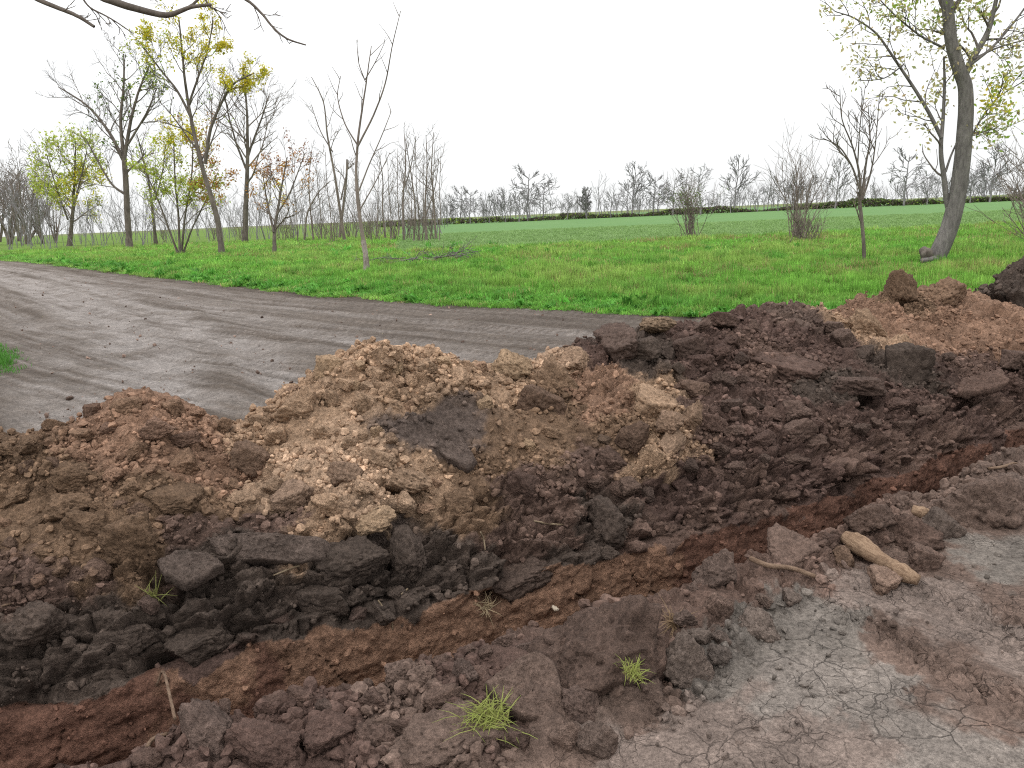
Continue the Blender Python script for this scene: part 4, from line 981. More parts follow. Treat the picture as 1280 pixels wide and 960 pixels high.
# --- far-off wood behind the roadside trees, one grey mass
r = np.random.default_rng(130); tb = Tubes()
for i in range(480):
    px = r.uniform(-260, 560); Y = r.uniform(70, 150); p = at(px, 285, Y); h = r.uniform(2.5, 6.0) * (1.5 if px < 60 else 1.0)
    o = dict(DEF); o.update(kids=[4, 3], rmin=0.013, up=0.08); tips = []
    branch(tb, tips, r, np.array([p[0], Y, -0.05]), np.array([r.normal(0, .08), r.normal(0, .08), 1]), h, h * 0.007 + 0.010, 2, o)
wood = link(bpy.data.objects.new("far_woods", tb.mesh("far_woods", MAT_FARTWIG))); tag(wood, kind="stuff"); wood["label"] = "hazy mass of bare woodland behind the roadside trees"
r = np.random.default_rng(131); tb = Tubes()
for i in range(520):
    px = r.uniform(540, 1500); Y = r.uniform(178, 240); p = at(px, 262, Y); h = r.uniform(3.0, 7.5) * (0.75 + 0.5 * fbm(np.array([px * 0.012]), np.array([2.2]), 9, 2)[0])
    o = dict(DEF); o.update(kids=[4, 3], rmin=0.035, up=0.08); tips = []
    branch(tb, tips, r, np.array([p[0], Y, -0.05]), np.array([r.normal(0, .12), r.normal(0, .1), 1]), max(h, 2.0), h * 0.012 + 0.02, 2, o)
wood = link(bpy.data.objects.new("hedgerow_undergrowth", tb.mesh("hedgerow_undergrowth", MAT_FARTWIG))); tag(wood, kind="stuff"); wood["label"] = "hazy grey brown scrub of bare stems along the far hedgerow"
# --- tree out of frame whose limb hangs into the top of the view
def overhang():
    r = np.random.default_rng(140); Y = 7.0; u = Y / FPX
    root = empty("overhanging_tree", (-9.2, 8.6, 0)); tag(root, "dark crooked bare branch hanging into the sky over the track", "tree")
    org = np.array([-9.2, 8.6, 0.0]); trunk, br, tips = Tubes(), Tubes(), []
    q = smooth_stem([(-9.2, 8.6, -0.1), (-9.1, 8.5, 1.5), (-9.0, 8.5, 3.0), (-8.9, 8.4, 4.5), (-8.8, 8.4, 7.0)], r, 0.02); trunk.add(q, np.linspace(0.2, 0.07, len(q)), 10)
    limb = smooth_stem([(-9.0, 8.5, 3.2), (-7.6, 7.9, 4.4), (-5.8, 7.3, 4.7)] + [at(90, -50, Y), at(115, -8, Y), at(160, 8, Y), at(212, 22, Y), at(236, 9, Y), at(266, 5, Y)], r, 0.004)
    trunk.add(limb, np.concatenate([np.linspace(0.085, 0.036, 20), np.linspace(0.034, 0.012, len(limb) - 20)]), 8)
    o = dict(DEF); o.update(kids=[2, 2], rmin=0.004, up=-0.02, wob=0.16)
    for px, r0, r1 in (([(70, -40), (30, -8), (60, 5), (85, 14), (102, 22), (119, 33)], 3.2, 1.8), ([(190, -50), (250, -30), (310, 0), (328, 18), (345, 40), (362, 51), (382, 57)], 2.2, 0.8), ([(90, -45), (100, -8), (112, 10), (140, 22), (168, 42)], 1.5, 0.6), ([(236, 9), (246, 2), (262, -14)], 2, 1.2), ([(240, -30), (262, 8), (268, 10)], 1.4, .8)):
        q = smooth_stem([at(x, y, Y) for x, y in px], r, 0.003); rad = np.linspace(r0, r1, len(q)) * u
        br.add(q, rad, 6)
        for i in range(4):
            j = r.integers(8, len(q) - 1); s = r.normal(0, 1, 3)
            branch(br, tips, r, q[j], unit(unit(q[j] - q[j - 1]) + 0.7 * unit(s)), 0.22 * r.uniform(.5, 1.3), 0.005, 1, o)
    link(bpy.data.objects.new("trunk", trunk.mesh("trunk", MAT_BARK_D, org)), root); link(bpy.data.objects.new("branches", br.mesh("branches", MAT_BARK_D, org)), root)
overhang()
# --- heap of cut brushwood in the grass
r = np.random.default_rng(150); tb = Tubes(); g = gnd(545, 333); tips = []
o = dict(DEF); o.update(kids=[3, 3], rmin=0.008, up=-0.06, wob=0.15)
for i in range(26):
    a = r.uniform(-0.5, 0.5) + (math.pi if r.random() < 0.5 else 0)
    branch(tb, tips, r, np.array([r.normal(0, .7), r.normal(0, .35), r.uniform(0.05, 0.3)]), np.array([math.cos(a), math.sin(a), r.uniform(-0.05, 0.3)]), r.uniform(0.7, 1.6), 0.018, 2, o)
bp_ = link(bpy.data.objects.new("brushwood", tb.mesh("brushwood", MAT_PALE))); bp_.location = (g[0], g[1], 0.05); tag(bp_, "grey tangle of cut brushwood lying in the grass by the whitewashed sapling", "brushwood")
# ------------------------------------------------------------------ clods, slabs, sticks and tufts on the dug ground
SURFN = normals(P).reshape(-1, 3)
ROUND = [lump_mesh("clod", 400 + i, 5, 9) for i in range(8)]
SLAB = [lump_mesh("slab_clod", 430 + i, 5, 8, flat=0.55) for i in range(6)]
for m in ROUND + SLAB: m.materials.append(MAT_CLOD)
crnd = np.random.default_rng(5)
occupied = []
def place(name, label, px, py, w, h, key, shape='r', var=None, roll=0.0, lift=0.1, deep=0.9, group="loose clods of excavated soil", cat="clod", yaw=None, tol=6.0):
    """a clod about w x h pixels across, bedded in the surface seen at that pixel"""
    i = pick(px, py, tol)
    if i is None: return None
    p = FLATP[i]; u = PZ[i] / FPX
    src = SLAB if shape == 's' else ROUND
    me = src[crnd.integers(len(src)) if var is None else var % len(src)]
    o = bpy.data.objects.new(name, me)
    W, Hh = w * u / 2, h * u / 2
    sz = Hh / (0.55 if shape == 's' else 0.85)
    o.scale = (W / 0.9, max(W, Hh) * deep, sz)
    yw = crnd.uniform(-0.5, 0.5) if yaw is None else yaw
    o.rotation_euler = (crnd.normal(0, 0.18) + (0.25 if shape == 's' else 0), -roll + crnd.normal(0, 0.05), yw)
    n = SURFN[i] if SURFN[i] @ (CAMP - p) > 0 else -SURFN[i]
    if 9.2 < kf[i] < 11.0: lift = lift - 0.3
    o.location = Vector(p + n * Hh * lift)
    link(o); tag(o, label, cat, group)
    cc = (0.55 * np.array(SOIL[key]) + 0.45 * SOILC[i]) * crnd.uniform(0.85, 1.15)
    o.color = (*cc, 1.0)
    occupied.append((px, py, max(w, h) * 0.6))
    return o
NAMED = [
 ("big rounded lump of dark earth carrying the smaller green tuft", 766, 822, 150, 96, 'N', 'r', 0.15, 0.10, 0.9),
 ("round lump below the smaller green tuft at the crust edge", 812, 868, 54, 42, 'E', 'r', 0, 0.35, 0.9),
 ("rounded lump resting on the crust beside the smaller green tuft", 858, 842, 50, 54, 'E', 'r', 0, 0.3, 0.9),
 ("dark wedge-shaped clod against the tilted slab", 727, 884, 36, 40, 'D', 'r', 0.3, 0.4, 0.9),
 ("ball-shaped clod at the foot of the tilted slab", 706, 928, 30, 30, 'E', 'r', 0, 0.5, 0.9),
 ("rough clod below the tilted slab at the picture's lower edge", 752, 936, 46, 42, 'E', 'r', 0, 0.3, 0.9),
 ("round clod under the larger green tuft's drooping blades", 652, 930, 42, 34, 'D', 'r', 0, 0.3, 0.9),
 ("large smooth mass of earth holding the larger green tuft", 560, 935, 110, 54, 'E', 'r', 0.1, 0.1, 1.0),
 ("square-edged clod beside the larger green tuft", 512, 920, 40, 36, 'D', 'r', 0.2, 0.4, 0.9),
 ("small clod on the trench lip above the larger green tuft", 548, 876, 44, 26, 'N', 's', 0.3, 0.3, 0.9),
 ("big blocky clod at the lower edge beside the tall knobby one", 342, 938, 84, 56, 'D', 'r', 0.1, 0.3, 0.9),
 ("tall knobby grey clod beside the slanting stick", 258, 930, 62, 62, 'Q', 'r', 0.1, 0.4, 0.9),
 ("flattish clod behind the big blocky one on the trench lip", 404, 920, 62, 36, 'D', 's', 0.1, 0.3, 0.9),
 ("egg-shaped clod between the blocky clod and the large smooth mass", 470, 932, 46, 36, 'D', 'r', 0, 0.3, 0.9),
 ("pale flat chip standing on the trench lip", 410, 893, 26, 20, 'Q', 's', -0.6, 0.6, 0.5),
 ("grey round clod on the trench edge near the thin broken stick", 904, 722, 50, 40, 'Q', 'r', 0.3, 0.4, 0.9),
 ("flat clod behind the thin broken stick", 985, 696, 72, 26, 'E', 's', 0.12, 0.5, 0.9),
 ("small flat stone-like clod below the pale branch piece", 1106, 731, 40, 22, 'W', 's', -0.1, 0.5, 0.9),
 ("dark clod tucked behind the lower end of the pale branch piece", 1157, 708, 42, 30, 'N', 's', -0.4, 0.5, 0.9),
 ("pale knob of clay by the upper end of the pale branch piece", 1052, 702, 24, 24, 'B', 'r', 0, 0.5, 0.9),
 ("biggest rounded lump on the trench edge beyond the wood block", 1224, 640, 92, 66, 'E', 'r', -0.15, 0.3, 0.9),
 ("small lump crowning the biggest rounded lump on the trench edge", 1250, 604, 44, 26, 'E', 'r', 0, 0.4, 0.9),
 ("round clod on the trench edge between pale branch and wood block", 1088, 655, 42, 32, 'E', 'r', 0, 0.4, 0.9),
 ("lumpy clod behind the pale branch piece on the trench edge", 1130, 672, 56, 40, 'N', 'r', 0.2, 0.3, 0.9),
 ("tilted clod just below the short wood block", 1172, 664, 56, 34, 'E', 's', -0.5, 0.4, 0.9),
 ("grey clod at the frame edge of the trench bank", 1270, 632, 50, 46, 'Q', 'r', 0, 0.4, 0.9),
 ("upright tan boulder of clay above the flat grey plate", 170, 684, 56, 50, 'B', 'r', -0.3, 0.35, 0.9),
 ("oval brown clod on the brown mound, upper of a touching pair", 90, 636, 48, 24, 'B', 'r', -0.1, 0.4, 0.9),
 ("oval brown clod on the brown mound, lower of a touching pair", 110, 658, 42, 34, 'B', 'r', 0.2, 0.4, 0.9),
 ("wide brown clod half sunk in the flank of the brown mound", 222, 628, 64, 30, 'B', 'r', 0.1, 0.1, 0.9),
 ("round greyish brown clod on the brown mound's flank above the touching pair", 96, 598, 38, 30, 'B', 'r', 0, 0.2, 0.9),
 ("small dark clod near the brown mound's peak", 196, 536, 30, 20, 'N', 'r', 0.3, 0.4, 0.9),
 ("dark clod a step down from the brown mound's peak", 230, 550, 26, 18, 'D', 'r', 0.2, 0.4, 0.9),
 ("smooth yellow loaf-shaped clod at the base of the tan mound", 466, 649, 46, 24, 'Y', 'r', 0, 0.45, 0.7),
 ("cleft tan clod high on the face of the tan mound", 381, 516, 48, 36, 'T', 'r', 0.1, 0.3, 0.9),
 ("dark clod sunk in the middle of the tan mound's face", 430, 590, 30, 28, 'D', 'r', 0, 0.3, 0.9),  # dark soil colour stands in for the shade inside a hollow
 ("dark wedge standing for the shaded hollow where brown and tan mounds meet", 316, 578, 46, 30, 'D', 's', -0.5, 0.4, 0.8),  # shade of the hollow under the clods, given as a dark lump
 ("tan clod bedded over a dark hollow near the yellow loaf", 505, 602, 54, 24, 'B', 'r', -0.2, 0.45, 0.9),
 ("dark topped crumb cluster above the long overhanging slab", 368, 622, 44, 24, 'N', 's', 0.1, 0.4, 0.9),
 ("pale round clod beside the dark wedge on the tan mound", 346, 606, 24, 20, 'L', 'r', 0, 0.5, 0.9),
 ("pale clod in front of the dark topped cluster", 304, 628, 26, 18, 'L', 'r', 0, 0.5, 0.9),
 ("pale round clod uphill of the yellow loaf", 503, 629, 20, 20, 'L', 'r', 0, 0.5, 0.9),
 ("squarish brown clod below the slanting slate-coloured slab", 577, 626, 34, 28, 'B', 'r', 0.4, 0.3, 0.9),
 ("dark bent clod halfway between the slate slab and the trench wall", 657, 606, 36, 40, 'D', 'r', 0.3, 0.4, 0.9),
 ("pale yellow clod on the tan mound's crest next to the track", 638, 461, 44, 24, 'Y', 'r', -0.3, 0.4, 0.9),
 ("buff clod on the crest beside the pale yellow one", 690, 478, 40, 40, 'T', 'r', 0.3, 0.3, 0.9),
 ("dark splayed clod under the crest of the tan mound", 668, 505, 52, 34, 'N', 's', -0.4, 0.3, 0.9),
 ("large buff block at the border of tan and dark soil", 818, 500, 56, 30, 'T', 's', -0.3, 0.4, 0.9),
 ("rounded buff clod beside the large buff block", 863, 526, 24, 28, 'T', 'r', 0, 0.5, 0.9),
 ("grey brown clod between the two buff ones", 838, 530, 30, 22, 'N', 'r', 0, 0.4, 0.9),
 ("upright pale clay chip below the large buff block", 839, 560, 26, 34, 'L', 's', -1.0, 0.4, 0.5),
 ("pale flat clay lump on the dark crest next to the grass", 822, 409, 40, 16, 'Y', 'r', 0, 0.6, 0.9),
 ("buff clod low on the flank below the twin crest lumps", 1085, 408, 36, 28, 'T', 'r', -0.5, 0.3, 0.9),
 ("upright hairy brown lump on the highest crest", 1126, 374, 24, 42, 'B', 'r', 0.05, 0.5, 0.9),
 ("wide brown lump on the highest crest next to the upright one", 1178, 370, 46, 26, 'B', 'r', 0.2, 0.5, 0.9),
 ("black layered block of topsoil below the highest crest", 1140, 452, 64, 52, 'K', 's', 0.05, 0.3, 0.8),
 ("dark slab roofing a black hollow below the layered block", 1070, 482, 66, 20, 'D', 's', 0, 0.7, 0.8),
 ("dark ledge of earth on the upper dark mound", 985, 455, 86, 24, 'D', 's', -0.1, 0.4, 0.8),
 ("brown clod on the dark mound's flank below the ledge", 992, 512, 30, 18, 'E', 'r', 0, 0.4, 0.9),
 ("dark crumbly block at the base of the buff patch", 762, 650, 42, 46, 'K', 'r', 0.3, 0.3, 0.9),
 ("pointed black clod hanging on the trench wall", 512, 690, 42, 46, 'K', 'r', 0.9, 0.4, 0.7),
 ("black bulge of topsoil on the trench wall beneath the yellow loaf", 440, 700, 66, 40, 'K', 'r', 0.1, 0.1, 0.8),
 ("black shelf of topsoil jutting over the clay", 640, 720, 110, 26, 'K', 's', 0.12, 0.45, 0.6),
 ("black shelf of topsoil lower down the wall by the curved root", 250, 800, 96, 30, 'K', 's', 0.1, 0.4, 0.6),
 ("black flake of topsoil on the wall below the flat grey plate", 160, 800, 70, 30, 'K', 's', 0.25, 0.3, 0.6),
 ("black clod on the trench wall at the frame edge", 50, 780, 70, 40, 'K', 'r', 0.2, 0.15, 0.8),
 ("black clod on the trench wall under the long overhanging slab", 400, 748, 60, 30, 'K', 's', 0.1, 0.3, 0.7),
 ("heap of dark plates on the crest where dark soil begins", 770, 428, 60, 26, 'K', 's', -0.2, 0.5, 0.9),
 ("dark plate leaning on the crest above the buff patch", 800, 436, 44, 26, 'K', 's', 0.3, 0.5, 0.9),
]
for lb, px, py, w, h, key, shp, roll, lift, deep in NAMED:
    place("slab_clod" if shp == 's' else "clod", lb, px, py, w, h, key, shp, 2 if "hairy" in lb else None, roll, lift, deep)
# flat broken slabs with their own outlines
def poly_slab(label, outline, thick, key, tilt, seed, lift=0.02, name="slab_clod"):
    r = np.random.default_rng(seed); op = np.array(outline, float); cpx = op.mean(0)
    i = pick(cpx[0], cpx[1], 8.0); c = FLATP[i]; view = unit(CAMP - c); n = unit(view * (1 - tilt) + np.array([0, 0, 1.0]) * tilt); c = c + n * lift
    k = np.concatenate([op, op[:1]]); L = np.concatenate([[0], np.cumsum(np.hypot(*np.diff(k, axis=0).T))]); q = np.linspace(0, L[-1], 121)[:-1]
    bx = np.interp(q, L, k[:, 0]); by = np.interp(q, L, k[:, 1])
    W = []
    for x, y in zip(bx, by):
        d_ = ray(x, y); W.append(CAMP + d_ * ((c - CAMP) @ n / (d_ @ n)))
    W = np.array(W); ctr = W.mean(0); th_ = np.linspace(0, 2 * math.pi, len(W), endpoint=False)
    W = ctr + (W - ctr) * (1 + 0.05 * fbm(np.cos(th_) * 2.5, np.sin(th_) * 2.5, seed, 3))[:, None]
    rings = [(f, 0.0) for f in np.linspace(0.02, 0.93, 22)] + [(0.985, -0.12), (1.0, -0.3), (1.0, -0.55), (0.97, -0.8), (0.9, -1.0), (0.45, -1.05), (0.02, -1.05)]
    V = np.concatenate([ctr + (W - ctr) * f + n * thick * z for f, z in rings]); m = len(W)
    e1 = unit(np.cross(n, [0.2, 0.1, 1.0])); e2 = np.cross(n, e1); a_, b_ = V @ e1, V @ e2; h_ = V @ n
    disp = 0.012 * fbm(a_ * 9, b_ * 9 + h_ * 9, seed, 4, 0.6) + 0.006 * fbm(a_ * 40, b_ * 40 + h_ * 30, seed + 3, 3, 0.65)
    V = V + n * disp[:, None] + (V - ctr) * (0.05 * fbm(a_ * 7 + h_ * 12, b_ * 7, seed + 9, 2, 0.5))[:, None]
    F = []
    for s in range(len(rings) - 1):
        j = np.arange(m); j2 = (j + 1) % m; F.append(np.stack([s * m + j, s * m + j2, (s + 1) * m + j2, (s + 1) * m + j], 1))
    o = link(bpy.data.objects.new(name, np_mesh(name, V - ctr, np.concatenate(F), MAT_CLOD))); o.location = ctr
    o.color = (*(0.75 * np.array(SOIL[key]) + 0.25 * SOILC[i]), 1.0); tag(o, label, "clod", "loose clods of excavated soil"); occupied.append((cpx[0], cpx[1], np.ptp(op[:, 0]) * 0.45)); return o
poly_slab("broad flat slab of grey brown earth standing tilted between the two green tufts", [(603, 853), (640, 826), (672, 811), (694, 828), (702, 850), (705, 872), (715, 900), (706, 915), (690, 914), (676, 898), (650, 893), (632, 884), (620, 868)], 0.09, 'E', 0.45, 701, 0.07)
poly_slab("long dark overhanging slab at the foot of the tan mound", [(262, 672), (290, 664), (340, 665), (400, 670), (420, 680), (412, 698), (380, 704), (335, 700), (300, 700), (270, 692)], 0.16, 'Q', 0.25, 702, 0.07)
poly_slab("flat grey plate of topsoil below the long overhanging slab", [(196, 698), (222, 687), (262, 689), (280, 703), (256, 718), (232, 729), (206, 718)], 0.07, 'Q', 0.6, 703, 0.05)
poly_slab("slanting slate-coloured slab across the tan mound's shoulder", [(522, 519), (548, 521), (576, 543), (598, 574), (584, 584), (560, 573), (540, 556)], 0.08, 'Q', 0.5, 704, 0.02)
poly_slab("dark slab propped over a black hollow beside the frame edge", [(1176, 486), (1212, 470), (1250, 461), (1264, 473), (1242, 484), (1205, 490)], 0.06, 'N', 0.75, 705, 0.12)
poly_slab("upper broken half of the big lump beneath the smaller tuft", [(700, 800), (735, 780), (790, 776), (832, 798), (838, 830), (800, 850), (762, 842), (720, 836)], 0.12, 'N', 0.5, 706, 0.08)
# black soil pile past the crest
pile = lump_mesh("soil_pile", 470, 6, 14, amp=2.0); pile.materials.append(MAT_CLOD)
o = link(bpy.data.objects.new("soil_pile", pile)); c = at(1275, 372, 8.0); o.location = (c[0], c[1], 0.28); o.scale = (0.62, 0.6, 0.62); o.rotation_euler = (0.1, 0.15, 0.7); pile_o = o
o.color = (*SOIL["K"], 1)
tag(o, "separate black soil pile behind the buff crest, against the grass", "soil pile")
LM = [(660, 865, "tilted slab"), (766, 822, "tufted lump"), (606, 905, "larger green tuft"), (790, 842, "smaller green tuft"), (342, 938, "big blocky clod"), (258, 930, "tall knobby clod"), (904, 722, "grey round clod on the bank"), (985, 720, "thin broken stick"), (1100, 708, "pale peeled branch"),
      (1224, 640, "biggest rounded lump on the bank"), (1152, 646, "short wood stub"), (340, 684, "long overhanging slab"), (236, 706, "flat grey plate"), (170, 684, "upright tan boulder"), (100, 647, "touching pair of oval clods"), (180, 485, "brown mound's peak"), (466, 649, "yellow loaf-shaped clod"), (381, 516, "cleft tan clod"),
      (430, 590, "shaded-hollow clod on the tan face"), (316, 578, "shade wedge between the mounds"), (460, 440, "tan mound's crest"), (560, 548, "slanting slate slab"), (657, 606, "dark bent clod"), (638, 461, "pale yellow crest clod"), (818, 500, "large buff block"), (822, 409, "pale lump on the dark crest"), (1085, 408, "buff clod below the highest crest"),
      (1126, 374, "upright hairy lump"), (1140, 452, "black layered block"), (1222, 478, "propped slab over the hollow"), (1070, 482, "slab roofing the black hollow"), (985, 455, "dark ledge"), (762, 650, "dark crumbly block"), (512, 690, "pointed black clod"), (640, 720, "black shelf over the clay"), (192, 745, "pale weed sprig"), (490, 775, "crooked hanging root"),
      (770, 428, "dark crest plates"), (693, 757, "whitish scrap"), (960, 385, "dark mound's crest"), (222, 628, "wide half sunk brown clod"), (30, 740, "stick stub at the frame edge"), (920, 560, "middle of the dark mound"), (1060, 590, "dark mound's foot by the trench"), (40, 560, "brown soil at the frame edge"), (1230, 545, "dark slope under the propped slab")]
KEYNAME = dict(T="tan", L="pale tan", B="brown", N="dun", D="dark brown", K="black", E="grey brown", Q="slate grey", W="rosy brown", Y="yellowish")
used_labels = set()
def where_label(px, py, w, key, shp):
    size = "tiny" if w < 16 else ("small" if w < 24 else "fist-sized")
    kind = "flat clod" if shp == 's' else "clod"
    for lx, ly, nm in sorted(LM, key=lambda q: (q[0] - px) ** 2 + ((q[1] - py) * 1.3) ** 2)[:6]:
        dx, dy = px - lx, py - ly; dist = math.hypot(dx, dy)
        near_ = "just " if dist < 45 else ("" if dist < 90 else "some way ")
        side = "downhill" if dy > 0 else "uphill"
        if abs(dx) > 1.6 * abs(dy): rel = near_ + ("track side of" if dx < 0 else "tree side of")
        else: rel = near_ + ("below" if dy > 0 else "above")
        s = "%s %s %s %s the %s" % (size, KEYNAME[key], kind, rel, nm)
        if len(s.replace("-", " ").split()) > 15: s = s.replace("some way ", "")
        if len(s.replace("-", " ").split()) <= 16 and s not in used_labels:
            used_labels.add(s); return s
    return s
# further single clods, told apart by where they lie
ZONES = [("tan crumbly clod lying loose on the tan mound", 'TLTYW', (310, 450, 720, 650), 46, (13, 28)), ("brown clod lying loose on the brown mound", 'BWBN', (0, 500, 300, 730), 34, (12, 26)),
         ("dark clod lying loose on the dark mound", 'DNDEK', (740, 400, 1275, 620), 62, (13, 34)), ("black clod sticking out of the topsoil wall of the trench", 'KKQD', (0, 690, 800, 850), 9, (14, 26)),
         ("dark clod lying on the low bank along the trench", 'EDNEQ', (190, 590, 1280, 958), 66, (14, 40))]
for lb, keys, (x0, y0, x1, y1), n, (a, b) in ZONES:
    made = 0; tries = 0
    while made < n and tries < 2500:
        tries += 1
        px, py = crnd.uniform(x0, x1), crnd.uniform(y0, y1); w = a + (b - a) * crnd.random() ** 2
        i = pick(px, py)
        if i is None: continue
        kk = kf[i]
        ok = {'t': 10.9 < kk < 13.9, 'b': 10.9 < kk < 13.9, 'd': 10.5 < kk < 14}[lb[0]] if 'mound' in lb else ((9.3 < kk < 10.9) if 'wall' in lb else (3.1 < kk < 6.0))
        lum = SOILC[i].mean()
        if 'tan' in lb and lum < 0.13: ok = False
        if 'dark mound' in lb and lum > 0.12: ok = False
        if not ok or any((px - q[0]) ** 2 + (py - q[1]) ** 2 < (q[2] + w * 0.4) ** 2 for q in occupied): continue
        shp = 's' if crnd.random() < (0.5 if 'wall' in lb or 'dark mound' in lb else 0.3) else 'r'
        key = keys[crnd.integers(len(keys))]
        place("slab_clod" if shp == 's' else "clod", where_label(px, py, w, key, shp), px, py, w * crnd.uniform(0.9, 1.5), w * crnd.uniform(0.6, 1.0), key, shp, None, crnd.normal(0, 0.35), crnd.uniform(0.1, 0.45), group="loose clods of excavated soil")
        made += 1
# countless crumbs
CR = variants_collection("crumb", [lump_mesh("crumb", 500 + i, 2, 7, smooth=False) for i in range(9)])
for ob in CR.objects: ob.data.materials.append(MAT_CRUMB)
fl_ = (ft > -3.3) & (ft < 6.6)
def crumbs(name, mask, n, r0, r1, power, label, bright=0.98):
    idx = crnd.choice(np.nonzero(mask & fl_)[0], n, replace=True)
    rr = r0 + (r1 - r0) * crnd.random(n) ** power
    p = FLATP[idx] + crnd.normal(0, 0.006, (n, 3)) + SURFN[idx] * np.where(SURFN[idx][:, 2:3] > 0, 1, -1) * (rr * 0.35)[:, None]
    s = rr[:, None] * crnd.uniform(0.65, 1.35, (n, 3)); rt = crnd.uniform(0, 6.28, (n, 3))
    c = SOILC[idx] * (bright * np.exp(crnd.normal(0, 0.17, (n, 1))))
    o = scatter(name, p, s, rt, c, CR, 9); o["label"] = label
clump = sstep(-0.35, 0.45, fbm(ft * 1.6, fv * 1.6, 131, 3))
u01 = crnd.random(len(ft))
basek = np.exp(-((kf - 11.2) / 0.4) ** 2) + 0.7 * np.exp(-((kf - 13.3) / 0.5) ** 2)
dens = u01 < 0.05 + 0.75 * clump ** 2 + 0.4 * basek
lumS = SOILC.mean(1)
front = (kf > 10.8) & (kf < 14.3)
crumbs("tan_crumbs", front & (lumS > 0.1) & dens, 26000, 0.0025, 0.019, 5.0, "countless small tan clay crumbs on the mounds")
crumbs("dark_crumbs", ((kf > 10.8) | (kf > 9.4) & (u01 < 0.2)) & (kf < 14.3) & (lumS <= 0.1) & dens, 16000, 0.0025, 0.020, 4.2, "countless small dark soil crumbs on the heap")
crumbs("bank_crumbs", (kf > 2.9) & (kf < 6.1) & dens, 11000, 0.0025, 0.026, 4.0, "countless small crumbs on the low bank along the trench")
crumbs("mud_crumbs", (kf > 1.3) & (kf <= 3.0) & dens & ((rut.ravel() > 0.2) | (u01 < 0.12)), 1300, 0.003, 0.013, 2.5, "scattered crumbs on the dried mud", 0.8)
crumbs("clay_crumbs", (kf > 7.0) & (kf < 9.4), 1200, 0.003, 0.016, 2.5, "scattered crumbs on the clay side of the trench")
# pebbles and crumbs on the track
n_p = 5200
yy = 6.0 * (34 / 6.0) ** crnd.random(n_p); xx = crnd.uniform(-0.75, 0.45, n_p) * yy; ee = edge_dist(xx, yy); tq, sq = to_ts(np.stack([xx, yy], -1))
kp = (ee < -0.05) & (sq - bend(tq) > 3.3) & (crnd.random(n_p) < 0.25 + 0.75 * np.exp(-(ee / 0.8) ** 2)); xx, yy = xx[kp], yy[kp]; m = len(xx)
rr = (0.005 + 0.022 * crnd.random(m) ** 3)[:, None]
o = scatter("track_crumbs", np.column_stack([xx, yy, np.full(m, 0.015)]), rr * crnd.uniform(0.6, 1.3, (m, 3)), crnd.uniform(0, 6.28, (m, 3)), np.array(SOIL['E']) * np.exp(crnd.normal(0.1, 0.35, (m, 1))), CR, 9); o["label"] = "scattered crumbs and pebbles on the dirt track"
pm = lump_mesh("pile_points", 470, 4, 14, amp=2.0); pv = np.empty(len(pm.vertices) * 3, np.float32); pm.vertices.foreach_get("co", pv); pv = pv.reshape(-1, 3)
MW = np.array(Matrix.LocRotScale(pile_o.location, pile_o.rotation_euler, pile_o.scale)); pw = pv @ MW[:3, :3].T + MW[:3, 3]; pw = pw[pw[:, 2] > 0.05]; pw = pw[crnd.integers(0, len(pw), 1500)] + crnd.normal(0, 0.012, (1500, 3)); rr = (0.006 + 0.035 * crnd.random(1500) ** 3)[:, None]
o = scatter("pile_crumbs", pw, rr * crnd.uniform(0.6, 1.3, (1500, 3)), crnd.uniform(0, 6.28, (1500, 3)), np.array(SOIL['K']) * np.exp(crnd.normal(0.0, 0.25, (1500, 1))), CR, 9); o["label"] = "crumbs on the separate black soil pile"
# --- wood
def wood_material(name, c1, c2):
    t = NT(name); co = t.coord("Object")
    mp = t.add("ShaderNodeMapping"); mp.inputs["Scale"].default_value = (0.6, 8, 8); t.link(co, mp.inputs["Vector"])
    n1 = t.noise(14, 6, 0.75, mp.outputs[0]); n2 = t.noise(22, 5, 0.7, co)
    c = t.mix(t.rng(n1, 0.35, 0.65, 0, 1), c1, c2); c = t.mix(t.rng(n2, 0.5, 0.7, 0, 0.7), c, lin(92, 72, 58))
    t.base(c); t.bump(n1, 1.0, 0.012); return t.m
MAT_PEEL = wood_material("peeled_wood", lin(168, 142, 118), lin(116, 92, 74)); MAT_STICK = wood_material("dry_stick", lin(140, 118, 100), lin(104, 84, 70)); MAT_ROOT = wood_material("dry_root", lin(150, 134, 112), lin(120, 104, 84))
def surf(px, py, up=0.02):
    i = pick(px, py, 7.0); return FLATP[i] + np.array([0, 0, up])
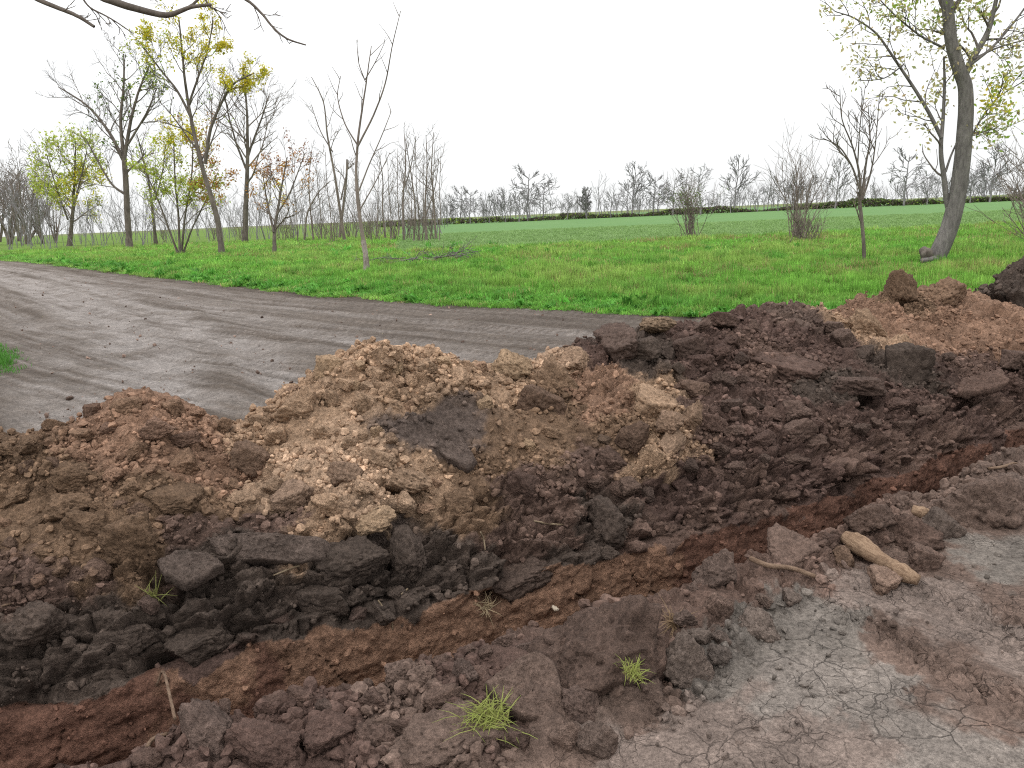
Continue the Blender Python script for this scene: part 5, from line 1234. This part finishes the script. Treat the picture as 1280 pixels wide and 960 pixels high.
def rod(name, label, cat, px, widths, mat, k=8, up=0.02, sagless=True, group=None, bumps=0.0):
    ends = [surf(*q, up) for q in px]
    if sagless:
        a, b_ = ends[0], ends[-1]; m = len(px)
        hi = max(0.0, max(e[2] - (a[2] + (b_[2] - a[2]) * i / (m - 1)) for i, e in enumerate(ends)))
        dz = np.array([0, 0, hi * 0.5])
        ends = [a + (b_ - a) * i / (m - 1) + dz + (e - (a + (b_ - a) * i / (m - 1))) * np.array([1, 1, 0.15]) for i, e in enumerate(ends)]
    c = np.mean(ends, 0); u = (c @ FWD - CAMP @ FWD) / FPX
    r = np.random.default_rng(int(px[0][0])); q = smooth_stem(ends, r, 0.0012)
    rad = np.interp(np.linspace(0, 1, len(q)), np.linspace(0, 1, len(widths)), widths) * u / 2
    q = np.concatenate([[q[0]], q, [q[-1]]]); rad = np.concatenate([[0.0005], rad, [0.0005]])     # closed ends
    rad = rad * (1 + bumps * r.normal(0, 1, len(rad)))
    xa_ = unit(q[-1] - q[0]); ya_ = unit(np.cross([0, 0, 1.0], xa_)); RM = np.stack([xa_, ya_, np.cross(xa_, ya_)], 1)     # long axis = local x
    tb = Tubes(); tb.add((q - c) @ RM, np.maximum(rad, 0.0004), k)
    o = link(bpy.data.objects.new(name, tb.mesh(name, mat))); o.location = c; o.rotation_euler = Matrix(RM.tolist()).to_euler(); tag(o, label, cat, group); return o
rod("branch_piece", "thick pale peeled piece of branch lying across the trench bank", "branch", [(1056, 680), (1075, 694), (1100, 708), (1126, 722), (1149, 734)], [15, 26, 30, 23, 19, 18, 20, 18, 13], MAT_PEEL, 14, 0.028, bumps=0.07)
rod("branch_piece", "short pale stub of wood on the trench bank beyond the long peeled branch", "branch", [(1139, 645), (1150, 646), (1162, 650)], [12, 16, 13], MAT_PEEL, 10, 0.03, bumps=0.08)
rod("stick", "thin broken stick with pale split ends beside the grey round clod", "stick", [(936, 708), (960, 715), (985, 721), (1018, 731)], [7, 7, 6, 6], MAT_STICK, 8, 0.03)
SG = "sticks and roots in the dug soil"
rod("stick", "thin stick leaning from the trench lip down at the lower edge", "stick", [(176, 956), (190, 940), (205, 922)], [7, 6, 5], MAT_STICK, 6, 0.02, group=SG)
rod("stick", "thin dark stick leaning against the trench wall above the slanting one", "stick", [(195, 862), (210, 882), (224, 902)], [3, 4, 4], MAT_STICK, 6, 0.02, group=SG)
rod("root", "pale straight root below the long overhanging slab", "root", [(340, 722), (368, 714), (398, 709)], [2, 3, 2], MAT_ROOT, 5, 0.015, group=SG)
rod("root", "crooked pale root hanging on the black wall above the clay", "root", [(471, 756), (482, 768), (490, 780), (492, 795)], [2, 3, 3, 2], MAT_ROOT, 5, 0.02, False, group=SG)
rod("root", "short pale root tip beside the crooked hanging one", "root", [(503, 748), (508, 736)], [2, 3], MAT_ROOT, 5, 0.02, False, group=SG)
rod("root", "fine vertical root on the wall under the bent dark clod", "root", [(601, 668), (606, 678), (605, 690)], [2, 2.5, 2], MAT_ROOT, 5, 0.015, False, group=SG)
rod("root", "straight horizontal root at the wall top near the crumbly block", "root", [(668, 657), (685, 658), (703, 659)], [2, 3, 2], MAT_ROOT, 5, 0.015, False, group=SG)
rod("stick", "short stub of stick standing in the brown soil at the frame edge", "stick", [(17, 745), (20, 732), (22, 722)], [4, 4, 3], MAT_STICK, 5, 0.02, False, group=SG)
rod("stick", "small twig lying on the brown soil at the frame edge", "stick", [(2, 764), (10, 762), (17, 760)], [3, 3, 2], MAT_STICK, 5, 0.015, False, group=SG)
rod("stick", "bleached sliver of wood under the large buff block", "stick", [(828, 524), (833, 520), (838, 516)], [4, 5, 4], MAT_PEEL, 5, 0.02, False, group=SG)
rod("root", "curled root over the biggest rounded lump on the bank", "root", [(1236, 592), (1250, 584), (1268, 584), (1279, 590)], [4, 4, 3, 3], MAT_STICK, 6, 0.03, False, group=SG)
rod("root", "curved pale root on the layered black block", "root", [(1137, 474), (1126, 462), (1132, 455), (1160, 447)], [2, 2.5, 2, 2], MAT_ROOT, 5, 0.03, False, group=SG)
# straw-like root bundles and a pale scrap on the trench wall
def bundle(label, px, py, n, L, col, cat, name, seed):
    me = tuft_mesh(name, n, L, 0.012, 0.004, seed, MAT_LEAF, 2.2, (np.array(col) * 0.8, np.array(col)))
    i = pick(px, py, 7.0); o = link(bpy.data.objects.new(name, me)); o.location = FLATP[i] + np.array([0, -0.01, 0.0]); o.rotation_euler = (0.9, 0.2, 0.3); tag(o, label, cat); return o
bundle("bundle of straw-coloured rootlets where the black wall meets the clay", 604, 757, 40, 0.05, lin(176, 158, 128), "rootlets", "rootlet_bundle", 601)
bundle("small pale yellow weed sprig on the black wall under the flat grey plate", 192, 745, 26, 0.05, lin(140, 142, 84), "weed", "weed_sprig", 602)
bundle("faded straw wisp on the trench lip behind the tufted lump", 838, 778, 60, 0.06, lin(160, 136, 108), "straw", "straw_wisp", 603)
sm = lump_mesh("scrap", 610, 3, 6, flat=0.3, amp=2.2); tsc = NT("pale_scrap"); tsc.base(tsc.mix(tsc.noise(40), lin(214, 206, 190), lin(150, 126, 100))); sm.materials.append(tsc.m)
i = pick(693, 757, 7.0); o = link(bpy.data.objects.new("scrap", sm)); o.location = FLATP[i] + np.array([0, -0.02, 0.0]); o.scale = (0.024, 0.014, 0.018); o.rotation_euler = (0.3, 0.5, 0.2); tag(o, "small whitish scrap stuck in the clay side of the trench", "scrap")
# green tufts growing on the lumps
gg = (lin(144, 134, 92), lin(150, 164, 82))
def green_tuft(label, px, py, n, L, seed, sx=1.0, spread=0.03, tol=7, fwd_=0.06):
    me = tuft_mesh("grass_tuft", n, L, spread, 0.0034, seed, MAT_LEAF, 1.6, gg)
    i = pick(px, py, tol); o = link(bpy.data.objects.new("grass_tuft", me)); o.location = FLATP[i] + unit(CAMP - FLATP[i]) * fwd_; o.scale = (sx, 1, 1); o.rotation_euler = (0.35, 0.1, 0.4)
    tag(o, label, "grass tuft", "green tufts on the dug clods"); return o
green_tuft("larger bright green grass tuft hanging over clods at the lower edge", 606, 905, 200, 0.066, 611, 1.35, 0.026, fwd_=0.11)
green_tuft("smaller green grass tuft on the big rounded lump", 790, 842, 120, 0.05, 612, 0.9, 0.015, fwd_=0.2)
